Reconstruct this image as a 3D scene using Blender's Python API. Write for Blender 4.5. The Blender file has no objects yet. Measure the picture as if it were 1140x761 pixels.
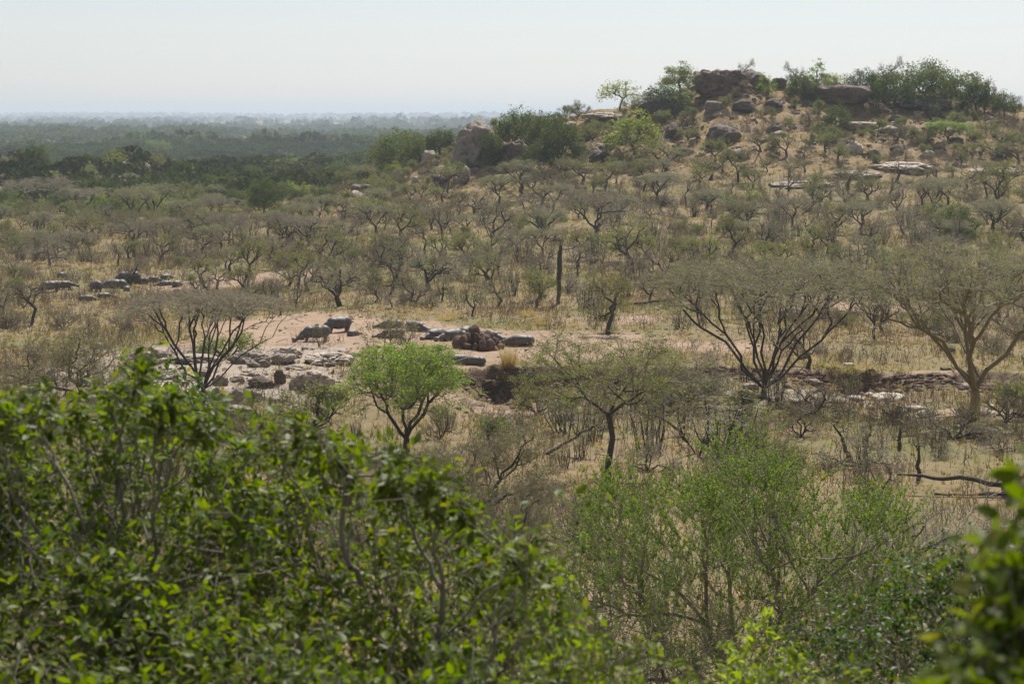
import bpy, bmesh, math, random
import numpy as np
from mathutils import Vector, Matrix, Euler

R = np.random.default_rng(7)
random.seed(7)
F = 2217.0            # focal length in photo pixels (70 mm lens, 1140 px wide)
HY = 128.0            # horizon row
SC = bpy.context.scene
COL = SC.collection
rad = math.radians

# ------------------------------------------------------------------ noise
_perm = np.random.default_rng(3).random((256, 256))
def vn(x, y):
    x = np.asarray(x, float); y = np.asarray(y, float)
    xi = np.floor(x).astype(int); yi = np.floor(y).astype(int)
    fx = x - xi; fy = y - yi
    fx = fx*fx*(3-2*fx); fy = fy*fy*(3-2*fy)
    a = _perm[xi & 255, yi & 255]; b = _perm[(xi+1) & 255, yi & 255]
    c = _perm[xi & 255, (yi+1) & 255]; d = _perm[(xi+1) & 255, (yi+1) & 255]
    return (a*(1-fx)+b*fx)*(1-fy)+(c*(1-fx)+d*fx)*fy - .5
def fbm(x, y, o=4, g=.5):
    s = 0; a = 1
    for i in range(o):
        s = s + a*vn(np.asarray(x)*2**i + 17*i, np.asarray(y)*2**i + 31*i); a *= g
    return s
def sst(a, b, v):
    t = np.clip((np.asarray(v, float)-a)/(b-a), 0, 1); return t*t*(3-2*t)

# ------------------------------------------------------------------ terrain
PX = np.array([-300, 0, 190, 380, 450, 510, 570, 640, 700, 750, 800, 860, 950, 1060, 1140, 1400.])
def row(*v): return np.array(v, float)
def zr(z): return ('z', z)
ROWS = [
 (1, zr(-1.75)), (4, zr(-2.9)), (8, zr(-4.6)), (20, zr(-8.0)), (45, zr(-13.8)), (60, zr(-17.9)), (75, zr(-22.3)),
 (85, zr(-24.4)), (95, zr(-24.95)), (110, zr(-25.0)), (130, zr(-24.9)), (150, zr(-24.7)), (165, zr(-24.5)),
 (190, row(402,402,402,408,409,409,409,409,409,409,409,409,410,413,415,418)),
 (215, row(378,378,378,377,376,375,375,375,375,375,375,376,378,383,386,390)),
 (250, row(352,352,352,345,343,342,342,342,342,342,342,343,345,350,356,360)),
 (300, row(320,320,320,306,302,300,299,298,298,297,297,297,299,302,306,310)),
 (350, row(293,292,290,276,270,266,264,262,261,260,260,260,261,264,267,270)),
 (400, row(272,270,267,250,244,238,234,230,228,227,226,225,225,226,228,230)),
 (435, row(260,258,255,238,228,215,208,203,201,200,198,197,196,196,198,200)),
 (465, row(252,250,247,230,212,185,178,170,168,160,150,150,152,155,165,170)),
 (490, row(246,245,242,224,200,158,156,140,136,126,108,110,118,124,142,152)),
 (510, row(243,242,239,222,196,156,150,132,118,101,86,93,99,105,126,140)),
 (535, row(240,238,235,220,195,170,156,133,120,104,92,97,102,107,128,142)),
 (580, row(235,232,230,220,205,192,185,165,160,150,140,142,145,150,160,165)),
 (680, row(226,224,222,218,214,210,205,200,195,192,190,190,190,190,190,190)),
 (800, row(214,213,213,211,210,208,206,205,205,205,205,205,205,205,205,205)),
 (1200, row(*[193]*16)), (2000, row(*[169]*16)), (4000, row(*[148.5]*16)), (10000, row(*[136.5]*16)),
 (25000, row(*[131]*16)), (60000, row(*[129.3]*16)),
]
LS = np.log(np.array([r[0] for r in ROWS], float))
PYT = np.array([np.full(16, 1.0)*0 + (r[1][1] if isinstance(r[1], tuple) else 0) for r in ROWS])
for i, r in enumerate(ROWS):
    if not isinstance(r[1], tuple): PYT[i] = -(r[1]-HY)*r[0]/F
GU = np.linspace(-300, 1400, 171)
GS = np.linspace(0, math.log(60000), 560)
_t = np.array([np.interp(GU, PX, PYT[i]) for i in range(len(ROWS))])
GZ = np.array([np.interp(GS, LS, _t[:, j]) for j in range(len(GU))]).T    # [s, u]
for _ in range(3):
    GZ[:, 1:-1] = (GZ[:, :-2]+2*GZ[:, 1:-1]+GZ[:, 2:])/4
for _ in range(2):
    GZ[1:-1] = (GZ[:-2]+2*GZ[1:-1]+GZ[2:])/4
KN = [(-122, 660, 12, 26, 40), (-164, 640, 10, 24, 40), (-66, 700, 3.5, 30, 30), (-240, 650, 10, 40, 40)]
def bank_y(x):
    return 190 + 5.0*vn(x/17+3, 4.2) + 2.6*vn(x/5+9, 1.7) + 1.2*vn(x/2.1, 8.8)
def Z(x, y):
    x = np.asarray(x, float); y = np.asarray(y, float)
    yy = np.maximum(y, 1.0)
    u = np.clip(570 + F*x/yy, -300, 1399.9); s = np.clip(np.log(yy), 0, GS[-1]-1e-6)
    fu = (u+300)/10; iu = np.minimum(fu.astype(int), 169); fu = fu-iu
    fs = s/(GS[1]-GS[0]); si = np.minimum(fs.astype(int), 558); fs = fs-si
    z = (GZ[si, iu]*(1-fu)+GZ[si, iu+1]*fu)*(1-fs)+(GZ[si+1, iu]*(1-fu)+GZ[si+1, iu+1]*fu)*fs
    z = np.where(y < 1, -1.75 - .02*np.minimum(y, 0)*0, z)
    # general roughness, stronger on the rocky hill
    mid = sst(60, 110, y)
    kop = sst(425, 460, y)*(1-sst(560, 640, y))*sst(-75, -45, x)
    z = z + mid*(.5*fbm(x/22, y/22, 3) + .22*fbm(x/3.1, y/3.1, 3))*(1-.4*sst(600, 2000, y))
    z = z + kop*(3.0*fbm(x/14+5, y/9, 4) + .8*np.abs(fbm(x/3, y/2.2, 3)))
    z = z + sst(250, 330, y)*(1-sst(420, 460, y))*1.0*fbm(x/30+40, y/18, 3)
    # rocky knolls on the left plain
    for kx, ky, h, wx, wy in KN:
        q = np.exp(-((x-kx)/wx)**2-((y-ky)/wy)**2)
        z = z + q*h*(1+.5*fbm(x/8, y/8, 3))
    # dry gully with a cut bank on its far side
    by = bank_y(x)
    g = sst(-20, -9, x)
    pxx = 570 + F*x/190
    dep = .55 + .7*vn(x/6.+2, .3) + 2.4*np.exp(-((pxx-565)/55)**2) + 1.5*np.exp(-((pxx-665)/45)**2) + 1.1*np.exp(-((pxx-945)/45)**2) + 1.0*np.exp(-((pxx-1100)/50)**2)
    wid = 5.2 + 1.2*vn(x/1.3, y/1.3+4) - 4.0*np.clip(np.exp(-((pxx-565)/50)**4)+np.exp(-((pxx-665)/42)**4)+np.exp(-((pxx-945)/42)**4)+np.exp(-((pxx-1100)/50)**4), 0, 1)
    fl = dep*(1-sst(-wid, 0, y-by))*sst(150, 184, y)
    z = z - g*fl*(1+.35*fbm(x/2.3, y/2.3, 3)) + g*.45*np.exp(-((y-by+1.6)/1.6)**2)*fbm(x/1.4, y/1.0, 3)*dep
    # rock shelves on the left
    l = (1-sst(-18, -10, x))*sst(-46, -38, x)*sst(166, 176, y)*(1-sst(206, 214, y))
    z = z + l*(.8*np.round(3*fbm(x/6, y/4.5, 3))/3 + .25*np.abs(fbm(x/1.6, y/1.6, 3)) - .3)
    z = z + sst(560, 760, y)*(1-sst(2600, 4200, y))*17*fbm(x/260+3, y/230, 3)
    # far hills on the horizon
    z = z + sst(7000, 16000, y)*55*np.clip(fbm(x/4200+2, y/5000, 3)+.05, 0, 1) + sst(1500, 4000, y)*(1-sst(7000, 9000, y))*30*fbm(x/900, y/900, 3)
    return z
def P(px, py, dmin=30.0):
    """point of the ground that a ray through photo pixel px,py meets"""
    d = np.exp(np.linspace(math.log(dmin), math.log(9000), 2600))
    x = (px-570)/F*d; ray = (HY-py)/F*d
    zz = Z(x, d); k = np.nonzero(zz >= ray)[0]
    if len(k): i = k[0]
    else:
        m = (d > 420) & (d < 620); i = np.nonzero(m)[0][np.argmax((zz/d)[m])]
    return float(x[i]), float(d[i]), float(zz[i])
def proj(x, y, z): return 570+F*x/y, HY-F*z/y

# ------------------------------------------------------------------ materials
def nt(name):
    m = bpy.data.materials.new(name); m.use_nodes = True
    n = m.node_tree; n.nodes.clear(); return m, n
def N(n, t, **k):
    o = n.nodes.new(t)
    for a, b in k.items():
        if a == 'inp':
            for i, v in b.items(): o.inputs[i].default_value = v
        else: setattr(o, a, b)
    return o
def L(n, a, b): n.links.new(a, b)
def mixc(n, fac, a, b, mode='MIX'):
    m = N(n, 'ShaderNodeMix', data_type='RGBA', blend_type=mode)
    for i, v in ((0, fac), (6, a), (7, b)):
        if hasattr(v, 'is_linked'): L(n, v, m.inputs[i])
        else: m.inputs[i].default_value = v if i == 0 else (*v, 1)
    return m.outputs[2]
def ramp(n, src, a, b):
    m = N(n, 'ShaderNodeMapRange', inp={1: a, 2: b}); L(n, src, m.inputs[0]); return m.outputs[0]
def noise(n, scale, detail=4, vec=None, rough=.55):
    t = N(n, 'ShaderNodeTexNoise', inp={'Scale': scale, 'Detail': detail, 'Roughness': rough})
    if vec is not None: L(n, vec, t.inputs['Vector'])
    return t.outputs['Fac']
def leafmat(name, c1, c2, c3=None, trans=.35, rough=.6, spec=.15, ns=.35, na=.6):
    m, n = nt(name)
    g = N(n, 'ShaderNodeNewGeometry'); oi = N(n, 'ShaderNodeObjectInfo')
    r = g.outputs['Random Per Island']
    col = mixc(n, r, c1, c2)
    if c3:
        col = mixc(n, ramp(n, r, .86, .95), col, c3)
    pn = noise(n, ns, 2, g.outputs['Position'])
    br = N(n, 'ShaderNodeHueSaturation')
    L(n, col, br.inputs['Color'])
    ad = N(n, 'ShaderNodeMath', operation='MULTIPLY_ADD', inp={1: .5, 2: .75}); L(n, oi.outputs['Random'], ad.inputs[0])
    ad2 = N(n, 'ShaderNodeMath', operation='MULTIPLY_ADD', inp={1: na, 2: -na/2}); L(n, pn, ad2.inputs[0])
    ad3 = N(n, 'ShaderNodeMath', operation='ADD'); L(n, ad.outputs[0], ad3.inputs[0]); L(n, ad2.outputs[0], ad3.inputs[1])
    L(n, ad3.outputs[0], br.inputs['Value'])
    hu = N(n, 'ShaderNodeMath', operation='MULTIPLY_ADD', inp={1: .04, 2: .48}); L(n, pn, hu.inputs[0]); L(n, hu.outputs[0], br.inputs['Hue'])
    p = N(n, 'ShaderNodeBsdfPrincipled', inp={'Roughness': rough, 'Specular IOR Level': spec}); L(n, br.outputs[0], p.inputs['Base Color'])
    t = N(n, 'ShaderNodeBsdfTranslucent')
    tc = mixc(n, .5, br.outputs[0], (1.0, 1.0, .35), 'MULTIPLY'); 
    sc = N(n, 'ShaderNodeHueSaturation', inp={'Value': 1.9, 'Saturation': 1.1}); L(n, tc, sc.inputs['Color']); L(n, sc.outputs[0], t.inputs['Color'])
    mx = N(n, 'ShaderNodeMixShader', inp={0: trans}); L(n, p.outputs[0], mx.inputs[1]); L(n, t.outputs[0], mx.inputs[2])
    o = N(n, 'ShaderNodeOutputMaterial'); L(n, mx.outputs[0], o.inputs[0]); return m
def barkmat(name, c1, c2, scale=6, rough=.85):
    m, n = nt(name)
    tc = N(n, 'ShaderNodeTexCoord'); oi = N(n, 'ShaderNodeObjectInfo')
    f = noise(n, scale, 5, tc.outputs['Object'])
    col = mixc(n, ramp(n, f, .35, .65), c1, c2)
    col = mixc(n, oi.outputs['Random'], col, tuple(c*.75 for c in c2))
    p = N(n, 'ShaderNodeBsdfPrincipled', inp={'Roughness': rough, 'Specular IOR Level': .3}); L(n, col, p.inputs['Base Color'])
    b = N(n, 'ShaderNodeBump', inp={'Strength': .6, 'Distance': .03}); L(n, f, b.inputs['Height']); L(n, b.outputs[0], p.inputs['Normal'])
    o = N(n, 'ShaderNodeOutputMaterial'); L(n, p.outputs[0], o.inputs[0]); return m
def rockmat(name, c1, c2, c3, scale=.5, bump=.25):
    m, n = nt(name)
    g = N(n, 'ShaderNodeNewGeometry'); oi = N(n, 'ShaderNodeObjectInfo')
    f = noise(n, scale, 6, g.outputs['Position'], .65); f2 = noise(n, scale*5, 6, g.outputs['Position'], .7)
    col = mixc(n, ramp(n, f, .35, .65), c1, c2)
    col = mixc(n, ramp(n, f2, .52, .7), col, c3)
    hs = N(n, 'ShaderNodeHueSaturation'); L(n, col, hs.inputs['Color'])
    a = N(n, 'ShaderNodeMath', operation='MULTIPLY_ADD', inp={1: .5, 2: .75}); L(n, oi.outputs['Random'], a.inputs[0]); L(n, a.outputs[0], hs.inputs['Value'])
    p = N(n, 'ShaderNodeBsdfPrincipled', inp={'Roughness': .8, 'Specular IOR Level': .3}); L(n, hs.outputs[0], p.inputs['Base Color'])
    b = N(n, 'ShaderNodeBump', inp={'Strength': .9, 'Distance': bump}); L(n, f2, b.inputs['Height']); L(n, b.outputs[0], p.inputs['Normal'])
    o = N(n, 'ShaderNodeOutputMaterial'); L(n, p.outputs[0], o.inputs[0]); return m

M = {}
M['bark_dark'] = barkmat('bark_dark', (.055, .045, .036), (.10, .08, .062))
M['bark_tan'] = barkmat('bark_tan', (.20, .155, .085), (.28, .22, .12))
M['bark_grey'] = barkmat('bark_grey', (.17, .145, .12), (.26, .23, .19))
M['bark_bleached'] = barkmat('bark_bleached', (.42, .38, .32), (.55, .5, .42))
M['twig_brown'] = barkmat('twig_brown', (.21, .175, .13), (.30, .25, .18))
M['twig_grey'] = barkmat('twig_grey', (.29, .26, .205), (.39, .35, .275))
M['twig_far'] = barkmat('twig_far', (.13, .115, .075), (.19, .155, .10))
M['split_wood'] = barkmat('split_wood', (.42, .22, .09), (.30, .15, .07))
M['leaf_olive'] = leafmat('leaf_olive', (.155, .165, .055), (.23, .23, .09))
M['leaf_thorn'] = leafmat('leaf_thorn', (.165, .20, .05), (.24, .28, .08), (.28, .25, .10))
M['leaf_bright'] = leafmat('leaf_bright', (.14, .22, .03), (.21, .30, .055), trans=.42)
M['leaf_dry'] = leafmat('leaf_dry', (.19, .15, .09), (.25, .2, .12), trans=.25)
M['leaf_evergreen'] = leafmat('leaf_evergreen', (.06, .09, .026), (.11, .145, .042), (.16, .15, .05), trans=.28)
M['leaf_pale'] = leafmat('leaf_pale', (.17, .21, .07), (.25, .29, .11), trans=.35)
M['leaf_blue'] = leafmat('leaf_blue', (.05, .075, .055), (.09, .12, .085), trans=.15)
M['leaf_far'] = leafmat('leaf_far', (.075, .092, .032), (.105, .12, .042), trans=.15, spec=0., rough=1, ns=.02, na=2.2)
M['leaf_far_brown'] = leafmat('leaf_far_brown', (.10, .085, .05), (.13, .105, .06), trans=.1, spec=0., rough=1, ns=.05, na=1.5)
M['stem_dry'] = barkmat('stem_dry', (.16, .12, .085), (.26, .20, .14))
M['leaf_front'] = leafmat('leaf_front', (.062, .105, .011), (.15, .195, .02), (.15, .16, .03), trans=.45, rough=.5, spec=.25)
M['leaf_feather'] = leafmat('leaf_feather', (.12, .20, .03), (.19, .28, .055), (.2, .2, .07), trans=.45)
M['leaf_dark'] = leafmat('leaf_dark', (.04, .085, .012), (.075, .14, .02), (.2, .18, .03), trans=.35, rough=.5, spec=.28)
M['leaf_shoot'] = leafmat('leaf_shoot', (.25, .36, .04), (.36, .44, .08), trans=.45, rough=.4)
M['grass'] = leafmat('grass', (.33, .25, .13), (.43, .34, .2), (.2, .19, .08), trans=.3, rough=.7, spec=.1)
M['grass_green'] = leafmat('grass_green', (.19, .18, .07), (.28, .25, .11), trans=.3, rough=.7, spec=.1)
M['rock_pale'] = rockmat('rock_pale', (.50, .42, .345), (.40, .335, .275), (.22, .185, .155))
M['rock_white'] = rockmat('rock_white', (.62, .56, .46), (.54, .47, .38), (.33, .28, .22))
M['rock_dark'] = rockmat('rock_dark', (.15, .115, .09), (.095, .075, .062), (.24, .17, .11), .35, .4)
M['rock_red'] = rockmat('rock_red', (.24, .16, .11), (.13, .10, .085), (.30, .21, .14), .3, .5)
M['rock_hill'] = rockmat('rock_hill', (.33, .27, .21), (.2, .165, .135), (.12, .10, .085), .4, .4)
M['mound'] = rockmat('mound', (.20, .12, .085), (.13, .08, .06), (.28, .18, .13), 1.5, .2)

def hippomat():
    m, n = nt('hippo_skin')
    tc = N(n, 'ShaderNodeTexCoord'); oi = N(n, 'ShaderNodeObjectInfo')
    f = noise(n, 2.2, 5, tc.outputs['Object'], .6); f2 = noise(n, 14, 4, tc.outputs['Object'])
    col = mixc(n, ramp(n, f, .35, .65), (.075, .066, .062), (.14, .122, .112))
    sp = N(n, 'ShaderNodeSeparateXYZ'); L(n, tc.outputs['Object'], sp.inputs[0])
    low = ramp(n, sp.outputs[2], .55, .15)
    col = mixc(n, low, col, (.20, .135, .11))
    p = N(n, 'ShaderNodeBsdfPrincipled', inp={'Roughness': .56, 'Specular IOR Level': .42}); L(n, col, p.inputs['Base Color'])
    b = N(n, 'ShaderNodeBump', inp={'Strength': .4, 'Distance': .03}); L(n, f2, b.inputs['Height']); L(n, b.outputs[0], p.inputs['Normal'])
    o = N(n, 'ShaderNodeOutputMaterial'); L(n, p.outputs[0], o.inputs[0]); return m
M['hippo'] = hippomat()

def far_in(sep): return sep.outputs[2]
def groundmat():
    m, n = nt('dry_ground')
    g = N(n, 'ShaderNodeNewGeometry'); at = N(n, 'ShaderNodeAttribute', attribute_name='zone')
    sep = N(n, 'ShaderNodeSeparateColor'); L(n, at.outputs['Color'], sep.inputs[0])
    pos = g.outputs['Position']
    n1 = noise(n, .07, 5, pos, .6); n2 = noise(n, .45, 5, pos, .65); n3 = noise(n, 2.6, 5, pos, .7)
    grass = mixc(n, ramp(n, n2, .35, .65), (.31, .225, .13), (.21, .16, .085))
    grass = mixc(n, ramp(n, n1, .44, .62), grass, (.185, .175, .07))
    grass = mixc(n, ramp(n, n3, .5, .75), grass, (.13, .10, .06))
    soil = mixc(n, ramp(n, n2, .4, .7), (.40, .285, .20), (.28, .19, .13))
    soil = mixc(n, ramp(n, n3, .62, .75), soil, (.24, .17, .12))
    sm = N(n, 'ShaderNodeMath', operation='MULTIPLY_ADD', inp={1: 1.4, 2: -.7}); L(n, n3, sm.inputs[0])
    sa = N(n, 'ShaderNodeMath', operation='ADD'); L(n, sm.outputs[0], sa.inputs[0]); L(n, sep.outputs[0], sa.inputs[1])
    col = mixc(n, ramp(n, sa.outputs[0], .35, .65), grass, soil)
    hill = mixc(n, ramp(n, n2, .4, .62), (.36, .24, .12), (.24, .17, .09))
    hill = mixc(n, ramp(n, n3, .5, .66), hill, (.20, .155, .115))
    col = mixc(n, sep.outputs[2], col, hill)
    far = mixc(n, ramp(n, n1, .4, .6), (.075, .075, .035), (.14, .11, .06))
    col = mixc(n, sep.outputs[1], col, far)
    ra = N(n, 'ShaderNodeAttribute', attribute_name='rocky')
    rk = mixc(n, ramp(n, n2, .35, .6), (.46, .385, .315), (.33, .27, .22)); rk = mixc(n, ramp(n, n3, .55, .68), rk, (.16, .13, .10))
    rf = N(n, 'ShaderNodeMath', operation='MULTIPLY_ADD', inp={1: 2.2, 2: -1.1}); L(n, n2, rf.inputs[0]); r2 = N(n, 'ShaderNodeMath', operation='ADD'); L(n, rf.outputs[0], r2.inputs[0]); L(n, ra.outputs['Fac'], r2.inputs[1])
    col = mixc(n, ramp(n, r2.outputs[0], .42, .55), col, rk)
    # bare earth where the ground is cut steep, in faint level layers
    sn = N(n, 'ShaderNodeSeparateXYZ'); L(n, g.outputs['True Normal'], sn.inputs[0])
    mp = N(n, 'ShaderNodeMapping', inp={'Scale': (.5, .5, 5)}); L(n, pos, mp.inputs[0]); n4 = noise(n, 1.3, 5, mp.outputs[0], .7)
    earth = mixc(n, ramp(n, n4, .4, .62), (.20, .135, .09), (.095, .065, .045))
    nf = N(n, 'ShaderNodeMath', operation='MULTIPLY', inp={1: -1.}); L(n, far_in(sep), nf.inputs[0]); st = N(n, 'ShaderNodeMath', operation='ADD', inp={1: 0.}); L(n, ramp(n, sn.outputs[2], .82, .66), st.inputs[0]); L(n, nf.outputs[0], st.inputs[1]); st.use_clamp = True
    col = mixc(n, st.outputs[0], col, earth)
    p = N(n, 'ShaderNodeBsdfPrincipled', inp={'Roughness': .9, 'Specular IOR Level': .15}); L(n, col, p.inputs['Base Color'])
    b = N(n, 'ShaderNodeBump', inp={'Strength': .8, 'Distance': .3}); L(n, n3, b.inputs['Height']); L(n, b.outputs[0], p.inputs['Normal'])
    o = N(n, 'ShaderNodeOutputMaterial'); L(n, p.outputs[0], o.inputs[0]); return m
M['ground'] = groundmat()

# ------------------------------------------------------------------ mesh helpers
def build(name, V, Fc, mats, mi=None, smooth=False):
    """V (n,3); Fc list of (m,k) arrays"""
    me = bpy.data.meshes.new(name)
    V = np.asarray(V, np.float32)
    me.vertices.add(len(V)); me.vertices.foreach_set('co', V.ravel())
    loops = np.concatenate([f.ravel() for f in Fc]).astype(np.int32)
    tot = np.concatenate([np.full(len(f), f.shape[1]) for f in Fc]).astype(np.int32)
    st = np.concatenate([[0], np.cumsum(tot)[:-1]]).astype(np.int32)
    me.loops.add(len(loops)); me.loops.foreach_set('vertex_index', loops)
    me.polygons.add(len(tot)); me.polygons.foreach_set('loop_start', st); me.polygons.foreach_set('loop_total', tot)
    for k in mats: me.materials.append(M[k])
    if mi is not None:
        me.polygons.foreach_set('material_index', np.concatenate([np.full(len(f), i) for f, i in zip(Fc, mi)]).astype(np.int32))
    if smooth: me.polygons.foreach_set('use_smooth', np.ones(len(tot), bool))
    me.update(); me.validate(); return me
def tubes(S, sides):
    """S (n,8): p0,p1,r0,r1 -> verts, quads"""
    S = np.asarray(S, float)
    p0 = S[:, :3]; p1 = S[:, 3:6]; d = p1-p0; ln = np.linalg.norm(d, axis=1, keepdims=True)+1e-9; d = d/ln
    h = np.where(np.abs(d[:, 2:3]) > .9, np.array([[1., 0, 0]]), np.array([[0, 0, 1.]]))
    a = np.cross(d, h); a /= np.linalg.norm(a, axis=1, keepdims=True); b = np.cross(d, a)
    t = np.arange(sides)/sides*2*np.pi
    ring = a[:, None]*np.cos(t)[None, :, None]+b[:, None]*np.sin(t)[None, :, None]
    v0 = p0[:, None]+ring*S[:, 6, None, None]; v1 = p1[:, None]+ring*S[:, 7, None, None]
    V = np.concatenate([v0, v1], 1).reshape(-1, 3)
    o = (np.arange(len(S))*2*sides)[:, None]; k = np.arange(sides)[None]
    Q = np.stack([o+k, o+(k+1) % sides, o+sides+(k+1) % sides, o+sides+k], -1).reshape(-1, 4)
    return V, Q
def unit(n): 
    v = R.normal(size=(n, 3)); return v/np.linalg.norm(v, axis=1, keepdims=True)
def leaves(C, size, aspect=.5, flat=0., dirs=None, var=.35):
    n = len(C); a = unit(n) if dirs is None else dirs/np.linalg.norm(dirs, axis=1, keepdims=True)
    if flat: a[:, 2] *= (1-flat); a /= np.linalg.norm(a, axis=1, keepdims=True)
    nr = unit(n); 
    if flat: nr = nr*(1-flat)+np.array([0, 0, 1.])*flat
    b = np.cross(a, nr); b /= np.linalg.norm(b, axis=1, keepdims=True)+1e-9
    s = size*(1+var*R.uniform(-1, 1, (n, 1)))
    V = np.stack([C-a*s*.5, C+b*s*aspect*.5, C+a*s*.5, C-b*s*aspect*.5], 1).reshape(-1, 3)
    return V, np.arange(4*n).reshape(-1, 4)
def broad(C, size, dirs, fold=.25, asp=.55):
    """ovate folded leaves: base, two side pairs, tip; six verts + midrib"""
    n = len(C); a = dirs/np.linalg.norm(dirs, axis=1, keepdims=True)
    nr = unit(n)*.8+np.array([0, 0, 1.]); b = np.cross(a, nr); b /= np.linalg.norm(b, axis=1, keepdims=True); c = np.cross(b, a)
    s = size*(1+.5*R.uniform(-1, 1, (n, 1)))
    def pt(u, v, w): return C+a*s*u+b*s*v*asp+c*s*w
    cu = -.12
    V = np.stack([pt(0, 0, 0), pt(.28, .42, fold*.3), pt(.66, .38, fold*.25+cu*.5), pt(1, 0, cu), pt(.66, -.38, fold*.25+cu*.5), pt(.28, -.42, fold*.3), pt(.5, 0, 0)], 1).reshape(-1, 3)
    o = (np.arange(n)*7)[:, None]
    Q = np.concatenate([o+np.array([[0, 6, 2, 1]]), o+np.array([[6, 3, 2, 2]])*0+o*0, ], 0) if False else None
    q1 = o+np.array([[0, 1, 2, 6]]); q2 = o+np.array([[0, 6, 4, 5]])
    t1 = o+np.array([[6, 2, 3]]); t2 = o+np.array([[6, 3, 4]])
    return V, np.concatenate([q1, q2]), np.concatenate([t1, t2])
def skel(base, T, rtip=.02, e=.45, tf=.42, jit=.10, stems=1, first=None):
    """branch skeleton reaching every target; returns segments and tip directions"""
    segs = []; T = np.asarray(T, float)
    def seg(p, q, r0, r1):
        ln = np.linalg.norm(q-p)
        k = 3 if ln > 14*r0 else (2 if ln > 6*r0 else 1)
        pts = [p+(q-p)*i/k+(R.normal(size=3)*ln*jit*.35 if 0 < i < k else 0) for i in range(k+1)]
        for i in range(k):
            segs.append([*pts[i], *pts[i+1], r0+(r1-r0)*i/k, r0+(r1-r0)*(i+1)/k])
    def split(ids, k):
        c = T[R.choice(ids, k, replace=False)]
        for _ in range(3):
            lab = np.argmin(((T[ids][:, None]-c[None])**2).sum(-1), 1)
            for j in range(k):
                if (lab == j).any(): c[j] = T[ids][lab == j].mean(0)
        return [ids[lab == j] for j in range(k) if (lab == j).any()]
    def rec(p, ids, dep=0, rp=9.):
        n = len(ids)
        if n == 1:
            seg(p, T[ids[0]], min(rtip, rp), rtip*.6); return
        k = 2 if (n < 5 or R.random() < .6) else 3
        if dep == 0: k = min(n, max(stems, 2))
        for s in split(ids, k):
            c = T[s].mean(0); v = c-p; ln = np.linalg.norm(v)
            q = p+v*(tf*R.uniform(.75, 1.25))+R.normal(size=3)*ln*jit*.5
            rc = rtip*len(s)**e
            if len(s) == 1: rec(p, s, dep+1, rp)
            else: seg(p, q, min(rc*1.12, rp), rc); rec(q, s, dep+1, rc)
    base = np.asarray(base, float); p = base
    if first is not None:
        p = np.asarray(first, float); r = rtip*len(T)**e*(1.0 if stems < 3 else 1.2)
        seg(base, p, r*1.35, r)
    rec(p, np.arange(len(T)))
    return np.array(segs)
def twigs(T, n, ln, r, up=.3, cen=None, fz=1.):
    """n fine twigs from every tip"""
    B = np.repeat(T, n, 0); d = unit(len(B)); d[:, 2] = d[:, 2]*fz+up
    if cen is not None:
        o = B-np.asarray(cen); o /= np.linalg.norm(o, axis=1, keepdims=True)+1e-9; d += o*.8
    d /= np.linalg.norm(d, axis=1, keepdims=True)
    l = ln*R.uniform(.5, 1.2, (len(B), 1)); mid = B+d*l*.5+unit(len(B))*l*.08; E = mid+(d+unit(len(B))*.35)*l*.5
    o1 = np.full((len(B), 1), r)
    return np.concatenate([np.hstack([B, mid, o1, o1*.8]), np.hstack([mid, E, o1*.8, o1*.5])]), B, E
def tree_mesh(name, segs, tw, leafC, bark, twig, leaf, lsize, asp=.5, flat=0., thr=.05, dirs=None, bl=False):
    """returns (trunk mesh, crown mesh)"""
    big = segs[segs[:, 6] >= thr]; small = segs[segs[:, 6] < thr]
    if len(big) == 0: big = segs[:3]
    V, Q = tubes(big, 6); tm = build(name+'_trunk', V, [Q], [bark], smooth=True)
    S = np.concatenate([a for a in (small, tw) if a is not None and len(a)]) if (len(small) or tw is not None) else big[-2:]
    V, Q = tubes(S, 3)
    if leafC is not None and len(leafC):
        if bl:
            LV, q, t = broad(leafC, lsize, dirs); o = len(V)
            cm = build(name+'_crown', np.concatenate([V, LV]), [Q, q+o, t+o], [twig, leaf], [0, 1, 1])
        else:
            LV, LQ = leaves(leafC, lsize, asp, flat, dirs)
            cm = build(name+'_crown', np.concatenate([V, LV]), [Q, LQ+len(V)], [twig, leaf], [0, 1])
    else: cm = build(name+'_crown', V, [Q], [twig])
    return tm, cm

# ------------------------------------------------------------------ object helpers
LABELS = {}
def props(o, label=None, cat=None, group=None, kind=None):
    if label: o['label'] = label
    if cat: o['category'] = cat
    if group: o['group'] = group
    if kind: o['kind'] = kind
    return o
def empty(name, loc, rz=0, s=(1, 1, 1)):
    o = bpy.data.objects.new(name, None); COL.objects.link(o); o.empty_display_size = .3
    o.location = loc; o.rotation_euler = (0, 0, rz); o.scale = s; return o
def mobj(name, me, parent=None, loc=(0, 0, 0), rz=0, s=(1, 1, 1)):
    o = bpy.data.objects.new(name, me); COL.objects.link(o)
    if parent: o.parent = parent
    else: o.location = loc; o.rotation_euler = (0, 0, rz); o.scale = s
    return o
def plant(name, pm, loc, rz=0, s=1., parts=('trunk', 'crown'), sz=None, **kw):
    sc = (s, s, sz if sz else s)
    r = empty(name, loc, rz, sc); mobj(parts[0], pm[0], r); mobj(parts[1], pm[1], r)
    props(r, **kw); return r

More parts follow.
